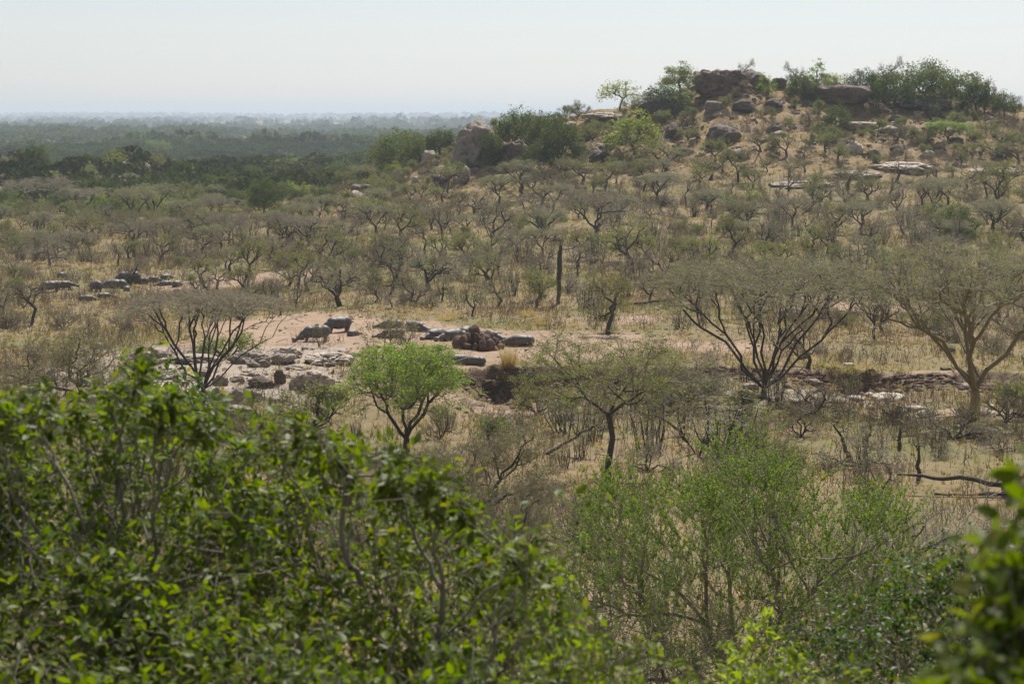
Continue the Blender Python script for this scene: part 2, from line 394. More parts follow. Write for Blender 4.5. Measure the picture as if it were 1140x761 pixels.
# ================================================================== GROUND
def grid_ground():
    ys = np.concatenate([np.linspace(-40, 3, 12), np.exp(np.linspace(math.log(4), math.log(96), 60)), np.arange(97, 235, .62), np.arange(235, 425, 1.25), np.arange(425, 560, 1.0), np.exp(np.linspace(math.log(562), math.log(58000), 150))])
    U = np.concatenate([np.linspace(-1.2, -.31, 14), np.linspace(-.3, .3, 520), np.linspace(.31, 1.2, 14)])
    Y = np.repeat(ys[:, None], len(U), 1); X = U[None]*(np.maximum(Y, 0)+40)*1.0
    X = np.where(Y > 60, U[None]*(Y+40*np.clip((200-Y)/140, 0, 1)), X)
    Zz = Z(X, Y)
    V = np.stack([X, Y, Zz], -1).reshape(-1, 3)
    nu = len(U); i = np.arange(len(ys)-1)[:, None]*nu; j = np.arange(nu-1)[None]
    Q = np.stack([i+j, i+j+1, i+nu+j+1, i+nu+j], -1).reshape(-1, 4)
    me = build('ground', V, [Q], ['ground'], smooth=True)
    x, y = V[:, 0].astype(float), V[:, 1].astype(float)
    soil, far, hill = zones(x, y)
    ar = me.attributes.new('rocky', 'FLOAT', 'POINT'); ar.data.foreach_set('value', rocky(x, y).astype(np.float32))
    at = me.attributes.new('zone', 'FLOAT_COLOR', 'POINT')
    at.data.foreach_set('color', np.stack([soil, far, hill, np.ones_like(soil)], -1).astype(np.float32).ravel())
    return me
def rocky(x, y):
    l = (1-sst(-19, -12, x))*sst(-48, -40, x)*sst(166, 176, y)*(1-sst(203, 212, y))
    r = .75*np.exp(-((x-26)/9)**2-((y-177)/6)**2)
    h = sst(430, 455, y)*(1-sst(525, 560, y))*sst(-40, -20, x)*.27
    k = sum(np.exp(-((x-a)/12)**2-((y-b+18)/14)**2) for a, b, *_ in KN)*.75
    return np.clip(l*.95+r+h+k, 0, 1)
def zones(x, y):
    px = 570+F*x/np.maximum(y, 1)
    def ell(cx, cy, rx, ry): return np.exp(-(((x-cx)/rx)**2+((y-cy)/ry)**2)**1.5)
    s = ell(-18, 217, 17, 17) + ell(-5, 200, 13, 9)+ell(-26, 235, 12, 12)+.8*ell(10, 212, 14, 10)+.5*ell(28, 205, 16, 5)+.7*ell(12, 235, 9, 8)
    s = s*(1+.7*fbm(x/5, y/7, 2)) + 1.3*ell(-7, 178, 12, 5)+ell(3, 102, 3.2, 6.5)+.6*ell(-30, 195, 16, 18)+.7*ell(-42, 300, 20, 12)+.7*ell(46, 255, 14, 9)+.5*ell(-2, 262, 10, 7)+.6*ell(40, 168, 10, 4)
    by = bank_y(x); s = s + .5*sst(-4, -.5, y-by)*(1-sst(0, .8, y-by))*sst(-14, -8, x)
    soil = np.clip(s + .5*fbm(x/9, y/12, 3) - .02, 0, 1)*(1-sst(330, 420, y))
    far = np.clip(sst(430, 560, y)*(1-sst(-70, -40, x)*(1-sst(560, 640, y))) + .0, 0, 1)
    far = far*(1-.5*np.clip(np.exp(-((x+122)/20)**2-((y-650)/30)**2), 0, 1))
    hill = sst(415, 455, y)*(1-sst(560, 620, y))*sst(-70, -45, x)
    return soil, far, hill
gr = mobj('ground', grid_ground()); props(gr, 'dry grassy savanna ground with bare pinkish soil rising to a rocky hill', kind='structure')

# ================================================================== GRASS (stuff)
def grass_stuff(n, box, name, mats, h, label, dens, nb=5, w=.05):
    x = R.uniform(-1, 1, n); y = np.sqrt(R.uniform(box[0]**2, box[1]**2, n)); x = x*.30*y
    keep = R.random(n) < dens(x, y); x = x[keep]; y = y[keep]; z = Z(x, y)
    n = len(x); B = np.repeat(np.stack([x, y, z-.04], -1), nb, 0); k = len(B)
    B[:, :2] += R.normal(size=(k, 2))*h*.35
    hh = h*R.uniform(.5, 1.3, (k, 1))*np.repeat(R.uniform(.6, 1.4, (n, 1)), nb, 0)
    a = R.uniform(0, 2*np.pi, k); sd = np.stack([np.cos(a), np.sin(a), 0*a], -1)*w*R.uniform(.7, 1.6, (k, 1))
    ln = R.normal(size=(k, 3))*.35; ln[:, 2] = 1
    V = np.stack([B-sd, B+sd, B+ln*hh], 1).reshape(-1, 3)
    me = build(name, V, [np.arange(3*k).reshape(-1, 3)], mats[:1])
    props(mobj(name, me), label, kind='stuff')
def d1(x, y):
    s, f, h = zones(x, y); return np.clip((fbm(x/6, y/6, 3)+.45), .05, 1)*np.clip(1-1.15*s, 0, 1)
def d2(x, y):
    s, f, h = zones(x, y); return np.clip((fbm(x/10+50, y/10, 3)+.15)*1.6, 0, 1)*np.clip(1-1.3*s, 0, 1)
grass_stuff(46000, (92, 300), 'dry_grass', ['grass'], .38, 'dry straw coloured grass tufts spread over the savanna plain', d1)
grass_stuff(26000, (300, 545), 'slope_grass', ['grass'], .6, 'dry golden grass on the slope and the rocky hill', d1, 4, .12)
grass_stuff(20000, (88, 300), 'green_grass', ['grass_green'], .25, 'short greenish grass patches on the savanna plain', d2)

# ================================================================== TREE PROTOTYPES
def dome(n, w, h, z0, flat=.0, hollow=.5, fx=1., clump=0):
    """targets in the upper half of an ellipsoid crown (w wide, h high, bottom z0)"""
    u = unit(n); u[:, 2] = np.abs(u[:, 2]) - flat*R.random(n); r = R.uniform(hollow, 1, (n, 1))**.6
    T = u*r*np.array([w/2, w/2*fx, h]) + np.array([0, 0, z0])
    if clump:
        c = T[R.choice(n, clump)]; k = R.integers(0, clump, n); T = c[k]+(R.normal(size=(n, 3))*np.array([w, w, h*1.2])*.09)
    return T
def clumped(T, k, sp):
    """gather crown targets into uneven clumps so that gaps open between them"""
    n = len(T); c = T[R.choice(n, k, replace=False)]; w_ = R.random(k)+.3; idx = R.choice(k, n, p=w_/w_.sum())
    keep = R.random((n, 1)) < .2
    return np.where(keep, T, c[idx]+R.normal(size=(n, 3))*np.array(sp))
def proto_bare(w, h, n=130, leafy=350, leaf='leaf_olive', twig='twig_brown', bark='bark_dark', stems=2, ntw=3, tl=.55, flat=.3, rtip=.026, z0=.32, tr=.015, name='thorn', trunk=.25, ls=.12, k=8, e=.42, jit=.22):
    T = dome(n, w, h*(1-z0), h*z0, flat); T = clumped(T, k, (w*.1, w*.1, h*.07)); T[:, 2] += .25*h*fbm(T[:, 0]/w*3+R.random()*50, T[:, 1]/w*3, 2)
    T[:, :2] += R.normal(size=2)*w*.1; T[:, 2] = np.maximum(T[:, 2], h*.2)
    f = np.array([R.normal()*.08*h, R.normal()*.08*h, h*trunk*R.uniform(.7, 1.2)])
    S = skel((0, 0, -.4), T, rtip, e, .42, jit, stems, f)
    tw, B, E = twigs(T, ntw, tl, tr, .2, (0, 0, h*.3))
    tw2, B2, E2 = twigs(E, 2, tl*.6, tr*.7, .2)
    LC = None
    if leafy:
        q = int(leafy); t = R.random((q, 1)); i = R.integers(0, len(E), q); LC = B[i]*(1-t)+E[i]*t+R.normal(size=(q, 3))*.12
    return tree_mesh(name, S, np.concatenate([tw, tw2]), LC, bark, twig, leaf, ls, .6, .2, thr=.05)
def proto_umbrella(w, h, thick, n=420, leafy=6000, leaf='leaf_thorn', twig='twig_grey', bark='bark_dark', stems=5, trunk=.1, rtip=.022, ntw=5, tl=.6, ls=.12, name='umbrella', sag=.5, tr=.014, tf=.45, kc=22, e=.40, jit=.2):
    a = R.uniform(0, 2*np.pi, n); r = np.sqrt(R.random(n))*w/2*R.uniform(.85, 1.05, n)
    q0 = np.stack([r*np.cos(a), r*np.sin(a), 0*a], -1); q0 = clumped(q0, kc, (w*.055, w*.055, 0)); r = np.hypot(q0[:, 0], q0[:, 1]); a = np.arctan2(q0[:, 1], q0[:, 0])
    z = h-thick*R.random(n)**1.5 - (r/(w/2))**2*h*.18*sag - R.random(n)*thick*.3
    T = np.stack([r*np.cos(a), r*np.sin(a), z], -1); T[:, 2] += thick*.5*fbm(T[:, 0]/w*4+9, T[:, 1]/w*4, 2)
    S = skel((0, 0, -.4), T, rtip, e, tf, jit, stems, (R.normal()*.1, 0, h*trunk))
    tw, B, E = twigs(T, ntw, tl, tr, .05, None, .35)
    tw2, B2, E2 = twigs(E, 2, tl*.6, tr*.7, .05, None, .5)
    LC = None
    if leafy:
        t = R.random((leafy, 1)); i = R.integers(0, len(E), leafy); LC = B[i]*(1-t)+E[i]*t+R.normal(size=(leafy, 3))*np.array([.2, .2, .1])
    return tree_mesh(name, S, np.concatenate([tw, tw2]), LC, bark, twig, leaf, ls, .5, .4, thr=.06)
def proto_dense(w, h, n=150, leafn=6000, leaf='leaf_evergreen', ls=.32, z0=.25, clump=0, spread=.11, bark='bark_dark', name='evergreen', trunk=.22, stems=2, rtip=.03, airy=0):
    T = dome(n, w, h*(1-z0), h*z0, .35, .35); T[:, 2] += .15*h*fbm(T[:, 0]/w*3+R.random()*50, T[:, 1]/w*3, 2)
    f = (R.normal()*.05*h, R.normal()*.05*h, h*trunk)
    S = skel((0, 0, -.5), T, rtip, .42, .42, .15, stems, f)
    keep = R.choice(n, max(12, int(n*(1-airy))), replace=False)
    i = keep[R.integers(0, len(keep), leafn)]; sc = np.repeat(R.uniform(.6, 1.3, (n,)), 1)[i][:, None]
    LC = T[i]+R.normal(size=(leafn, 3))*np.array([w, w, h*.75])*spread*.6*sc
    tw, B, E = twigs(T, 2, w*.08, .03, .2)
    return tree_mesh(name, S, tw, LC, bark, 'twig_far', leaf, ls, .6, .15, thr=.09)
def proto_bush(w, h, n=110, leafy=150, leaf='leaf_olive', twig='twig_brown', ntw=5, tl=.45, tr=.013, name='bush', ls=.13):
    T = dome(n, w, h*.95, .12*h, .1, .3)
    T = clumped(T, 9, (w*.1, w*.1, h*.1)); T[:, 2] = np.maximum(T[:, 2]+.2*h*fbm(T[:, 0]/w*3+R.random()*50, T[:, 1]/w*3, 2), .1)
    S = skel((0, 0, -.2), T, .018, .42, .45, .2, 7, (0, 0, .05))
    tw, B, E = twigs(T, ntw, tl, tr, .3, (0, 0, 0)); tw2, B2, E2 = twigs(E, 2, tl*.6, tr*.7, .3)
    LC = None
    if leafy:
        t = R.random((leafy, 1)); i = R.integers(0, len(E), leafy); LC = B[i]*(1-t)+E[i]*t+R.normal(size=(leafy, 3))*.12
    return tree_mesh(name, S, np.concatenate([tw, tw2]), LC, 'bark_dark', twig, leaf, ls, .6, .1, thr=.03)
def proto_wand(w, h, n=26, leafy=300):
    """thicket of thin upright stems"""
    B = np.stack([R.uniform(-.3, .3, n)*w, R.uniform(-.3, .3, n)*w, np.full(n, -.2)], -1)
    E = B*np.array([1.5, 1.5, 0])+np.stack([R.normal(size=n)*w*.12, R.normal(size=n)*w*.12, h*R.uniform(.5, 1.1, n)], -1)
    m = (B+E)/2+R.normal(size=(n, 3))*h*.05; o = np.ones((n, 1))
    S = np.concatenate([np.hstack([B, m, o*.045, o*.035]), np.hstack([m, E, o*.035, o*.02])])
    tt = np.concatenate([m, E, (m+E)/2]); tw, b, e = twigs(tt, 5, h*.2, .015, .3)
    i = R.integers(0, len(e), leafy)
    return tree_mesh('thicket', S, tw, e[i]+R.normal(size=(leafy, 3))*.15, 'bark_dark', 'twig_grey', 'leaf_olive', .12, .6, thr=.02)

PR = {}
PR['bare'] = [proto_bare(6, 5.2, k=7), proto_bare(7, 6, 150, k=10), proto_bare(4.4, 5.8, 90, stems=2, flat=.2, k=6), proto_bare(5.5, 4.2, 110, stems=3, trunk=.15, k=6), proto_bare(6.5, 5, 130, twig='twig_grey', bark='bark_grey', leafy=150, k=8), proto_bare(3.8, 4.8, 70, leafy=350, k=5), proto_bare(7.5, 6, 170, stems=3, trunk=.2, twig='twig_grey', leafy=900, k=10),
  proto_bare(5, 5.5, 60, 120, stems=3, k=7, rtip=.035, tl=.7), proto_bare(6.5, 4.6, 80, 200, 'leaf_dry', stems=2, k=6, rtip=.035, flat=.6),
  proto_bare(3, 5.6, 50, 60, stems=2, k=6, trunk=.4, jit=.12), proto_bare(3.6, 6.2, 60, 100, stems=3, k=7, trunk=.15, jit=.12), proto_bare(2.6, 4.4, 36, 40, stems=2, k=5, trunk=.35, jit=.16, twig='twig_grey', bark='bark_grey'), proto_bare(5.2, 5.2, 70, 40, stems=4, k=9, trunk=.08, jit=.15, twig='twig_grey')]
PR['thin'] = [proto_wand(3, 3.6), proto_wand(4, 4.2, 30), proto_wand(2.4, 3, 16)]
PR['leafy'] = [proto_bare(6, 5.2, 130, 2600, 'leaf_thorn', k=8), proto_bare(7, 6, 150, 3200, 'leaf_olive', ls=.15, k=10), proto_bare(5, 5, 110, 2000, 'leaf_thorn', stems=2, k=6), proto_bare(8, 4.8, 150, 2200, 'leaf_olive', stems=3, z0=.55, trunk=.3, k=9, flat=.1), proto_umbrella(8.5, 5.4, 1.2, 150, 2400, 'leaf_thorn', stems=3, trunk=.28, kc=12), proto_bare(5.5, 4.6, 110, 2800, 'leaf_pale', ls=.14, k=7)]
PR['flat'] = [proto_umbrella(9.5, 6, 1.5, 220, 2600, 'leaf_dry', stems=3, trunk=.25, twig='twig_grey', ntw=5, kc=16), proto_umbrella(8.5, 5.4, 1.4, 200, 2600, 'leaf_olive', stems=3, trunk=.22, twig='twig_grey', ntw=5, kc=14)]
PR['bush'] = [proto_bush(3.4, 2.2, 80), proto_bush(4.5, 2.6, 100), proto_bush(3, 1.8, 60, twig='twig_grey'), proto_bush(4, 2.4, 90, 900, 'leaf_dry')]
PR['gbush'] = [proto_bush(3.4, 2.2, 80, 1900, 'leaf_thorn'), proto_bush(4.2, 2.6, 95, 2200, 'leaf_olive'), proto_bush(2.8, 1.8, 70, 1700, 'leaf_bright'), proto_bush(3.6, 2.2, 80, 2200, 'leaf_pale')]
PR['dense'] = [proto_dense(10, 9), proto_dense(9, 8, 130, 5500, spread=.12), proto_dense(12, 8, 170, 7500), proto_dense(8, 9, 120, 5200, 'leaf_evergreen', airy=.3)]
PR['pale'] = [proto_dense(8, 7, 120, 4500, 'leaf_thorn', .3, airy=.2), proto_dense(9, 6.5, 130, 4500, 'leaf_pale', .3, airy=.3)]
PR['airy'] = [proto_dense(9, 7, 60, 900, 'leaf_thorn', .34, spread=.09, z0=.4, trunk=.35), proto_dense(7, 8, 50, 800, 'leaf_bright', .34, spread=.08, z0=.35, trunk=.4)]
PR['bigbush'] = [proto_bush(8, 6.2, 260, 9000, 'leaf_olive', ntw=6, tl=.7, ls=.1), proto_bush(9, 5.5, 260, 2500, 'leaf_olive', ntw=6, tl=.7, ls=.09), proto_bush(8, 5, 230, 900, 'leaf_dry', 'twig_grey', ntw=7, tl=.8, ls=.09)]
PR['sparse'] = [proto_bush(3.4, 3.4, 40, 350, 'leaf_thorn', ntw=3, tl=.7), proto_bush(4, 3, 60, 500, 'leaf_olive', ntw=4, tl=.6)]
PR['skyline_bare'] = [proto_bare(8, 7, 150, ntw=5, tl=.8, twig='twig_grey', tr=.03, rtip=.04)]
PR['grn'] = [proto_umbrella(8, 5, 1.6, 200, 5200, 'leaf_bright', stems=3, trunk=.25, ls=.2)]

LM = []      # landmarks (px, py, phrase)
def at(px, py, dmin=30.): return P(px, py, dmin)

# hand placed trees ----------------------------------------------------
HAND = []
def hand(key, i, px, py, wpx, hpx, label, name, cat='tree', group=None, lm=None, rz=None):
    x, y, z = at(px, py, 195. if py < 400 else 60.)
    me = PR[key][i]; bb = [v.co for v in ()]
    bw, bh = SIZE[key][i]
    s = wpx*y/F/bw; sz = hpx*y/F/bh
    plant(name, me, (x, y, z), R.uniform(0, 6.28) if rz is None else rz, s, sz=sz, label=label, cat=cat, group=group)
    HAND.append((x, y, wpx*y/F/2))
    if lm: LM.append((px, py-hpx*.4, lm))
def msize(me):
    c = np.empty(len(me.vertices)*3, np.float32); me.vertices.foreach_get('co', c); c = c.reshape(-1, 3)
    return (np.percentile(c[:, 0], 98.5)-np.percentile(c[:, 0], 1.5), np.percentile(c[:, 2], 99.5))
SIZE = {k: [msize(m[1]) for m in v] for k, v in PR.items()}
#@@HAND
H = [
 # rocky hill skyline
 ('airy', 0, 690, 124, 44, 34, 'airy green tree at the left end of the hill crest', 'hill_tree', 'airy crest end tree'),
 ('pale', 0, 757, 92, 40, 32, 'rounded green tree on the crest just left of the big block of rock', 'hill_tree', 'round crest tree'),
 ('pale', 0, 706, 172, 62, 48, 'large yellow green tree on the hill flank below the airy crest tree', 'hill_tree', 'yellow green flank tree'),
 ('dense', 3, 742, 128, 52, 34, 'dark bushy tree on the dark boulder below the crest', 'hill_tree', None),
 ('dense', 1, 893, 112, 36, 30, 'compact dark green tree on the crest beside the tall airy one', 'hill_tree', None),
 ('airy', 1, 912, 106, 30, 40, 'tall airy bright green tree standing against the sky on the crest', 'hill_tree', 'tall airy crest tree'),
 ('skyline_bare', 0, 886, 104, 28, 32, 'leafless grey tree against the sky left of the tall airy one', 'hill_tree', None),
 ('airy', 0, 935, 104, 30, 22, 'low spreading tree on the crest right of the tall airy one', 'hill_tree', None),
 ('dense', 1, 930, 148, 30, 32, 'lone dark round headed tree on the open hillside', 'hill_tree', 'lone round headed tree'),
 ('skyline_bare', 0, 985, 104, 36, 40, 'leafless grey tree rising above the evergreen grove on the crest', 'hill_tree', None),
 ('dense', 0, 965, 112, 42, 34, 'leftmost tree of the evergreen grove on the crest', 'hill_tree', None),
 ('dense', 1, 995, 120, 46, 42, 'second tree from the left in the evergreen grove on the crest', 'hill_tree', None),
 ('dense', 2, 1033, 118, 66, 48, 'largest dome shaped tree in the middle of the evergreen grove', 'hill_tree', 'largest evergreen of the crest'),
 ('dense', 0, 1070, 122, 54, 42, 'dark evergreen immediately right of the largest dome shaped tree', 'hill_tree', None),
 ('dense', 3, 1088, 128, 34, 40, 'rightmost tree of the evergreen grove on the crest', 'hill_tree', None),
 ('skyline_bare', 0, 1096, 124, 26, 36, 'leafless tree at the right end of the evergreen grove', 'hill_tree', None),
 ('dense', 1, 1118, 130, 28, 28, 'small dark tree apart from the grove at the right end of the crest', 'hill_tree', 'small dark crest end tree'),
 ('grn', 0, 1056, 160, 48, 24, 'flat topped bright green tree on the hillside below the evergreen grove', 'hill_tree', 'flat bright green hillside tree'),
 ('skyline_bare', 0, 825, 92, 26, 26, 'thin leafless tree behind the big block of rock', 'hill_tree', None),
 ('airy', 1, 852, 108, 22, 26, 'small airy green tree right of the big block of rock', 'hill_tree', None),
 ('leafy', 1, 1115, 178, 60, 34, 'olive thorn tree at the right edge below the crest', 'thorn_tree', None),
 # spur with boulders
 ('dense', 3, 574, 168, 44, 46, 'tall dark green tree at the top of the boulder cluster on the spur', 'hill_tree', 'tall boulder cluster tree'),
 ('dense', 0, 606, 170, 46, 44, 'dark green tree behind the red block in the boulder cluster', 'hill_tree', None),
 ('dense', 2, 626, 188, 48, 56, 'rightmost dark green tree of the boulder cluster', 'hill_tree', 'rightmost boulder cluster tree'),
 ('dense', 0, 600, 192, 44, 34, 'dark green tree at the foot of the boulder cluster', 'hill_tree', None),
 ('dense', 1, 548, 188, 30, 42, 'dark green tree between the striped dome and the boulder cluster', 'hill_tree', None),
 ('dense', 0, 440, 196, 54, 50, 'broad dark green tree on the left shoulder of the spur', 'hill_tree', 'broad tree on the spur shoulder'),
 ('dense', 1, 466, 184, 42, 36, 'dark green tree in the middle of the spur shoulder', 'hill_tree', None),
 ('dense', 3, 490, 172, 34, 30, 'dark green tree nearest the striped dome of rock', 'hill_tree', None),
 ('dense', 2, 408, 198, 46, 34, 'low dark green tree at the left foot of the spur', 'hill_tree', None),
 ('dense', 0, 384, 210, 42, 30, 'leftmost dark green tree below the spur', 'hill_tree', 'leftmost tree of the spur'),
 ('pale', 1, 532, 144, 16, 16, 'small pale tree peeping over the striped dome of rock', 'hill_tree', None),
 ('gbush', 2, 505, 196, 30, 18, 'bright green bush on the golden slope below the spur', 'bush', None),
 # left plain
 ('flat', 0, 42, 240, 84, 44, 'wide brown flat topped thorn tree at the left edge of the valley', 'thorn_tree', 'brown flat topped tree'),
 ('flat', 1, 92, 238, 52, 30, 'brownish flat topped thorn tree beside the wide one at the left edge', 'thorn_tree', None),
 ('pale', 1, 163, 240, 44, 34, 'pale yellow green round tree below the small rocky knoll', 'valley_tree', 'pale round tree'),
 ('leafy', 1, 140, 238, 36, 30, 'olive round tree left of the pale round one', 'valley_tree', None),
 ('airy', 0, 128, 192, 22, 24, 'thin pale tree on the left side of the small rocky knoll', 'valley_tree', None),
 ('grn', 0, 176, 184, 26, 28, 'green round tree on top of the small rocky knoll', 'valley_tree', 'green tree on the rocky knoll'),
 ('grn', 0, 318, 200, 32, 24, 'bright green round tree in the dark valley woodland', 'valley_tree', 'bright green tree in the valley'),
 ('pale', 0, 350, 198, 26, 22, 'yellow green tree right of the bright green valley tree', 'valley_tree', None),
 ('dense', 2, 205, 212, 40, 20, 'low green tree right of the small rocky knoll', 'valley_tree', None),
 ('pale', 0, 62, 212, 30, 20, 'green tree under the dark rocky rise at the far left', 'valley_tree', None),
 # slope landmarks
 ('flat', 0, 664, 272, 88, 62, 'large grey flat topped thorn tree on the middle slope', 'thorn_tree', 'large grey flat topped tree'),
 ('leafy', 0, 702, 296, 66, 50, 'leaning dark trunked thorn tree with fresh green crown on the middle slope', 'thorn_tree', 'leaning green thorn tree'),
 ('flat', 1, 732, 226, 62, 34, 'grey olive flat topped tree high on the slope', 'thorn_tree', 'grey olive slope tree'),
 ('leafy', 2, 785, 294, 40, 36, 'green thorn tree with bleached dead branch on the right slope', 'thorn_tree', None),
 ('bare', 1, 603, 228, 46, 42, 'many stemmed grey tree below the boulder cluster', 'thorn_tree', 'many stemmed tree'),
 ('leafy', 0, 742, 190, 60, 34, 'fresh green tree at the foot of the hill', 'thorn_tree', None),
 ('bare', 1, 440, 312, 62, 58, 'dark forked thorn tree with thick lower limbs above the resting hippos', 'thorn_tree', 'dark forked tree'),
 ('bare', 3, 320, 272, 50, 42, 'dark spreading thorn tree on the left slope', 'thorn_tree', 'dark spreading slope tree'),
 ('bare', 4, 262, 285, 40, 46, 'dark tangled leafless tree left of the spreading one', 'thorn_tree', 'dark tangled tree'),
 ('bare', 2, 148, 318, 34, 40, 'leafless dark trunked tree standing among the left hippos', 'thorn_tree', None),
 ('bare', 2, 525, 352, 26, 44, 'slim leafless tree straight behind the termite mound', 'thorn_tree', None),
 ('leafy', 1, 676, 372, 60, 72, 'open thorn tree with scant leaves at the bare track right of the hippos', 'thorn_tree', 'open trackside thorn tree'),
 ('bare', 2, 970, 277, 40, 40, 'lone small leafless tree in the grassy clearing on the right slope', 'thorn_tree', 'lone tree in the clearing'),
 ('bare', 5, 925, 292, 30, 50, 'slim leafless tree left of the clearing on the right slope', 'thorn_tree', None),
 ('dense', 1, 1067, 268, 36, 42, 'dark green upright bush beside the grey log on the right slope', 'thorn_tree', 'dark upright bush'),
 ('leafy', 4, 974, 378, 56, 62, 'small flat tree with straight dark trunk between the two great thorn trees', 'thorn_tree', 'small straight trunked tree'),
 ('leafy', 0, 1112, 236, 42, 60, 'green thorn tree with several stems near the right edge', 'thorn_tree', None),
 ('bare', 0, 1078, 210, 30, 24, 'small forked dark tree near the right edge', 'thorn_tree', None),
 ('bare', 3, 898, 410, 62, 62, 'blackened leaning tree on the bank right of the great umbrella tree', 'thorn_tree', 'blackened leaning tree'),
 ('bare', 0, 34, 362, 46, 60, 'leafless thorn tree at the left edge below the left hippos', 'thorn_tree', None),
 ('bush', 1, 355, 387, 24, 24, 'bare twiggy shrub in front of the left standing hippo', 'bush', None),
 ('sparse', 0, 425, 400, 62, 62, 'thin greenish sapling clump in front of the lying hippos', 'bush', None),
 ('sparse', 1, 452, 400, 52, 50, 'second thin greenish sapling clump right of the first before the lying hippos', 'bush', None),
 ('bush', 1, 690, 432, 90, 34, 'brown twiggy thicket under the bank right of centre', 'bush', None),
 ('bigbush', 2, 765, 448, 100, 62, 'large grey leafless thicket left of the great umbrella tree', 'bush', 'large grey thicket'),
 ('bush', 1, 905, 462, 86, 34, 'dark twiggy brush on the bank below the blackened tree', 'bush', None),
 ('gbush', 1, 600, 462, 60, 46, 'grey green bush below the cut bank', 'bush', None),
 ('thin', 1, 640, 482, 70, 50, 'upright brown stemmed thicket beyond the broken branch', 'bush', None),
 ('bigbush', 0, 90, 440, 130, 84, 'large olive brown bush at the left beside the dry riverbed', 'bush', 'large olive bush'),
 ('bush', 3, 30, 425, 90, 50, 'brown bush at the left edge by the riverbed', 'bush', None),
 ('bush', 1, 300, 345, 40, 38, 'upright twiggy bush at the edge of the bare soil', 'bush', None),
 ('gbush', 2, 255, 400, 60, 30, 'green bush behind the left umbrella tree', 'bush', None),
 ('gbush', 0, 350, 480, 90, 56, 'green twiggy bush among the riverbed rocks', 'bush', None),
 ('bigbush', 0, 545, 572, 150, 112, 'tangled green and brown bush in the middle foreground beyond the leafy shrub', 'bush', 'tangled bush in the middle'),
 ('bigbush', 1, 575, 630, 130, 96, 'brown twiggy bush left of the bare reddish patch', 'bush', None),
 ('bigbush', 2, 1015, 665, 240, 120, 'grey leafless brush behind the feathery green bush', 'bush', 'grey brush at the right'),
 ('bush', 0, 820, 560, 140, 60, 'low brown brush behind the feathery green bush', 'bush', None),
 ('thin', 0, 800, 505, 90, 62, 'upright reddish stems beyond the feathery bush', 'bush', None),
 ('thin', 2, 725, 500, 44, 60, 'thin dry stems right of the straight thin thorn tree', 'bush', None),
 ('bush', 0, 1120, 470, 70, 44, 'dark bush at the right edge beside the great tree', 'bush', None),
 ('gbush', 3, 1128, 452, 40, 30, 'pale green bush at the right edge behind the great tree', 'bush', None),
 ('bush', 2, 960, 520, 90, 50, 'dry brush around the black snag', 'bush', None),
 ('bush', 0, 1060, 490, 110, 44, 'dry brush below the white riverbed rocks', 'bush', None),
 ('leafy', 0, 290, 500, 60, 60, 'small green tree behind the leafy foreground shrub', 'bush', None),
]
for k, i, px, py, w, h, lab, nm, lm in H:
    hand(k, i, px, py, w, h, lab, nm, 'bush' if nm == 'bush' else 'tree', lm=lm)

# ---------------------------------------------------------- hero trees
def hero(name, px, py, label, pm, lm=None, rz=0, dmin=100., cat='tree', hpx=80):
    x, y, z = at(px, py, dmin); plant(name, pm, (x, y, z), rz, label=label, cat=cat); HAND.append((x, y, 4))
    if lm: LM.append((px, py-hpx*.5, lm))
    return x, y, z
hero('umbrella_thorn', 850, 441, 'great umbrella thorn tree with fanned bare limbs right of centre',
     proto_umbrella(24, 12.4, 1.9, 800, 24000, 'leaf_olive', 'twig_grey', 'bark_dark', stems=10, trunk=.05, rtip=.028, ntw=5, tl=.75, ls=.12, sag=.95, tf=.5, kc=130, e=.305, jit=.12), 'great umbrella thorn', hpx=120)
hero('umbrella_thorn', 1085, 460, 'great thorn tree with thick tan trunk and rising limbs at the right edge',
     proto_umbrella(22, 14.6, 4.2, 760, 24000, 'leaf_olive', 'twig_grey', 'bark_tan', stems=7, trunk=.13, rtip=.032, ntw=5, tl=.75, ls=.12, sag=1.0, tf=.45, kc=110, e=.34, jit=.12), 'great tan trunked thorn', hpx=140)
hero('umbrella_thorn', 228, 440, 'dark umbrella thorn tree fanning out above the riverbed rocks at the left',
     proto_umbrella(15.5, 9.0, .6, 620, 9000, 'leaf_dry', 'twig_grey', 'bark_dark', stems=11, trunk=.05, rtip=.024, ntw=5, tl=.65, ls=.11, sag=.7, tf=.55, kc=120, e=.33, jit=.12), 'left umbrella thorn', hpx=100)
hero('green_thorn', 452, 503, 'bright green feathery thorn tree with dark forked trunk in front of the hippos',
     proto_umbrella(9.4, 8.2, 2.8, 460, 24000, 'leaf_bright', 'twig_brown', 'bark_dark', stems=4, trunk=.12, rtip=.02, ntw=5, tl=.6, ls=.13, sag=1.2, tf=.42, kc=130, e=.38, jit=.14), 'bright green thorn', hpx=110)
hero('thorn_tree', 677, 536, 'slender thorn tree with straight dark trunk and sparse green crown right of centre',
     proto_umbrella(12.5, 10.2, 3.6, 360, 12000, 'leaf_thorn', 'twig_brown', 'bark_dark', stems=3, trunk=.44, rtip=.02, ntw=5, tl=.6, ls=.13, sag=.9, tf=.38, e=.36, kc=40, jit=.1), 'slender straight thorn tree', hpx=160)

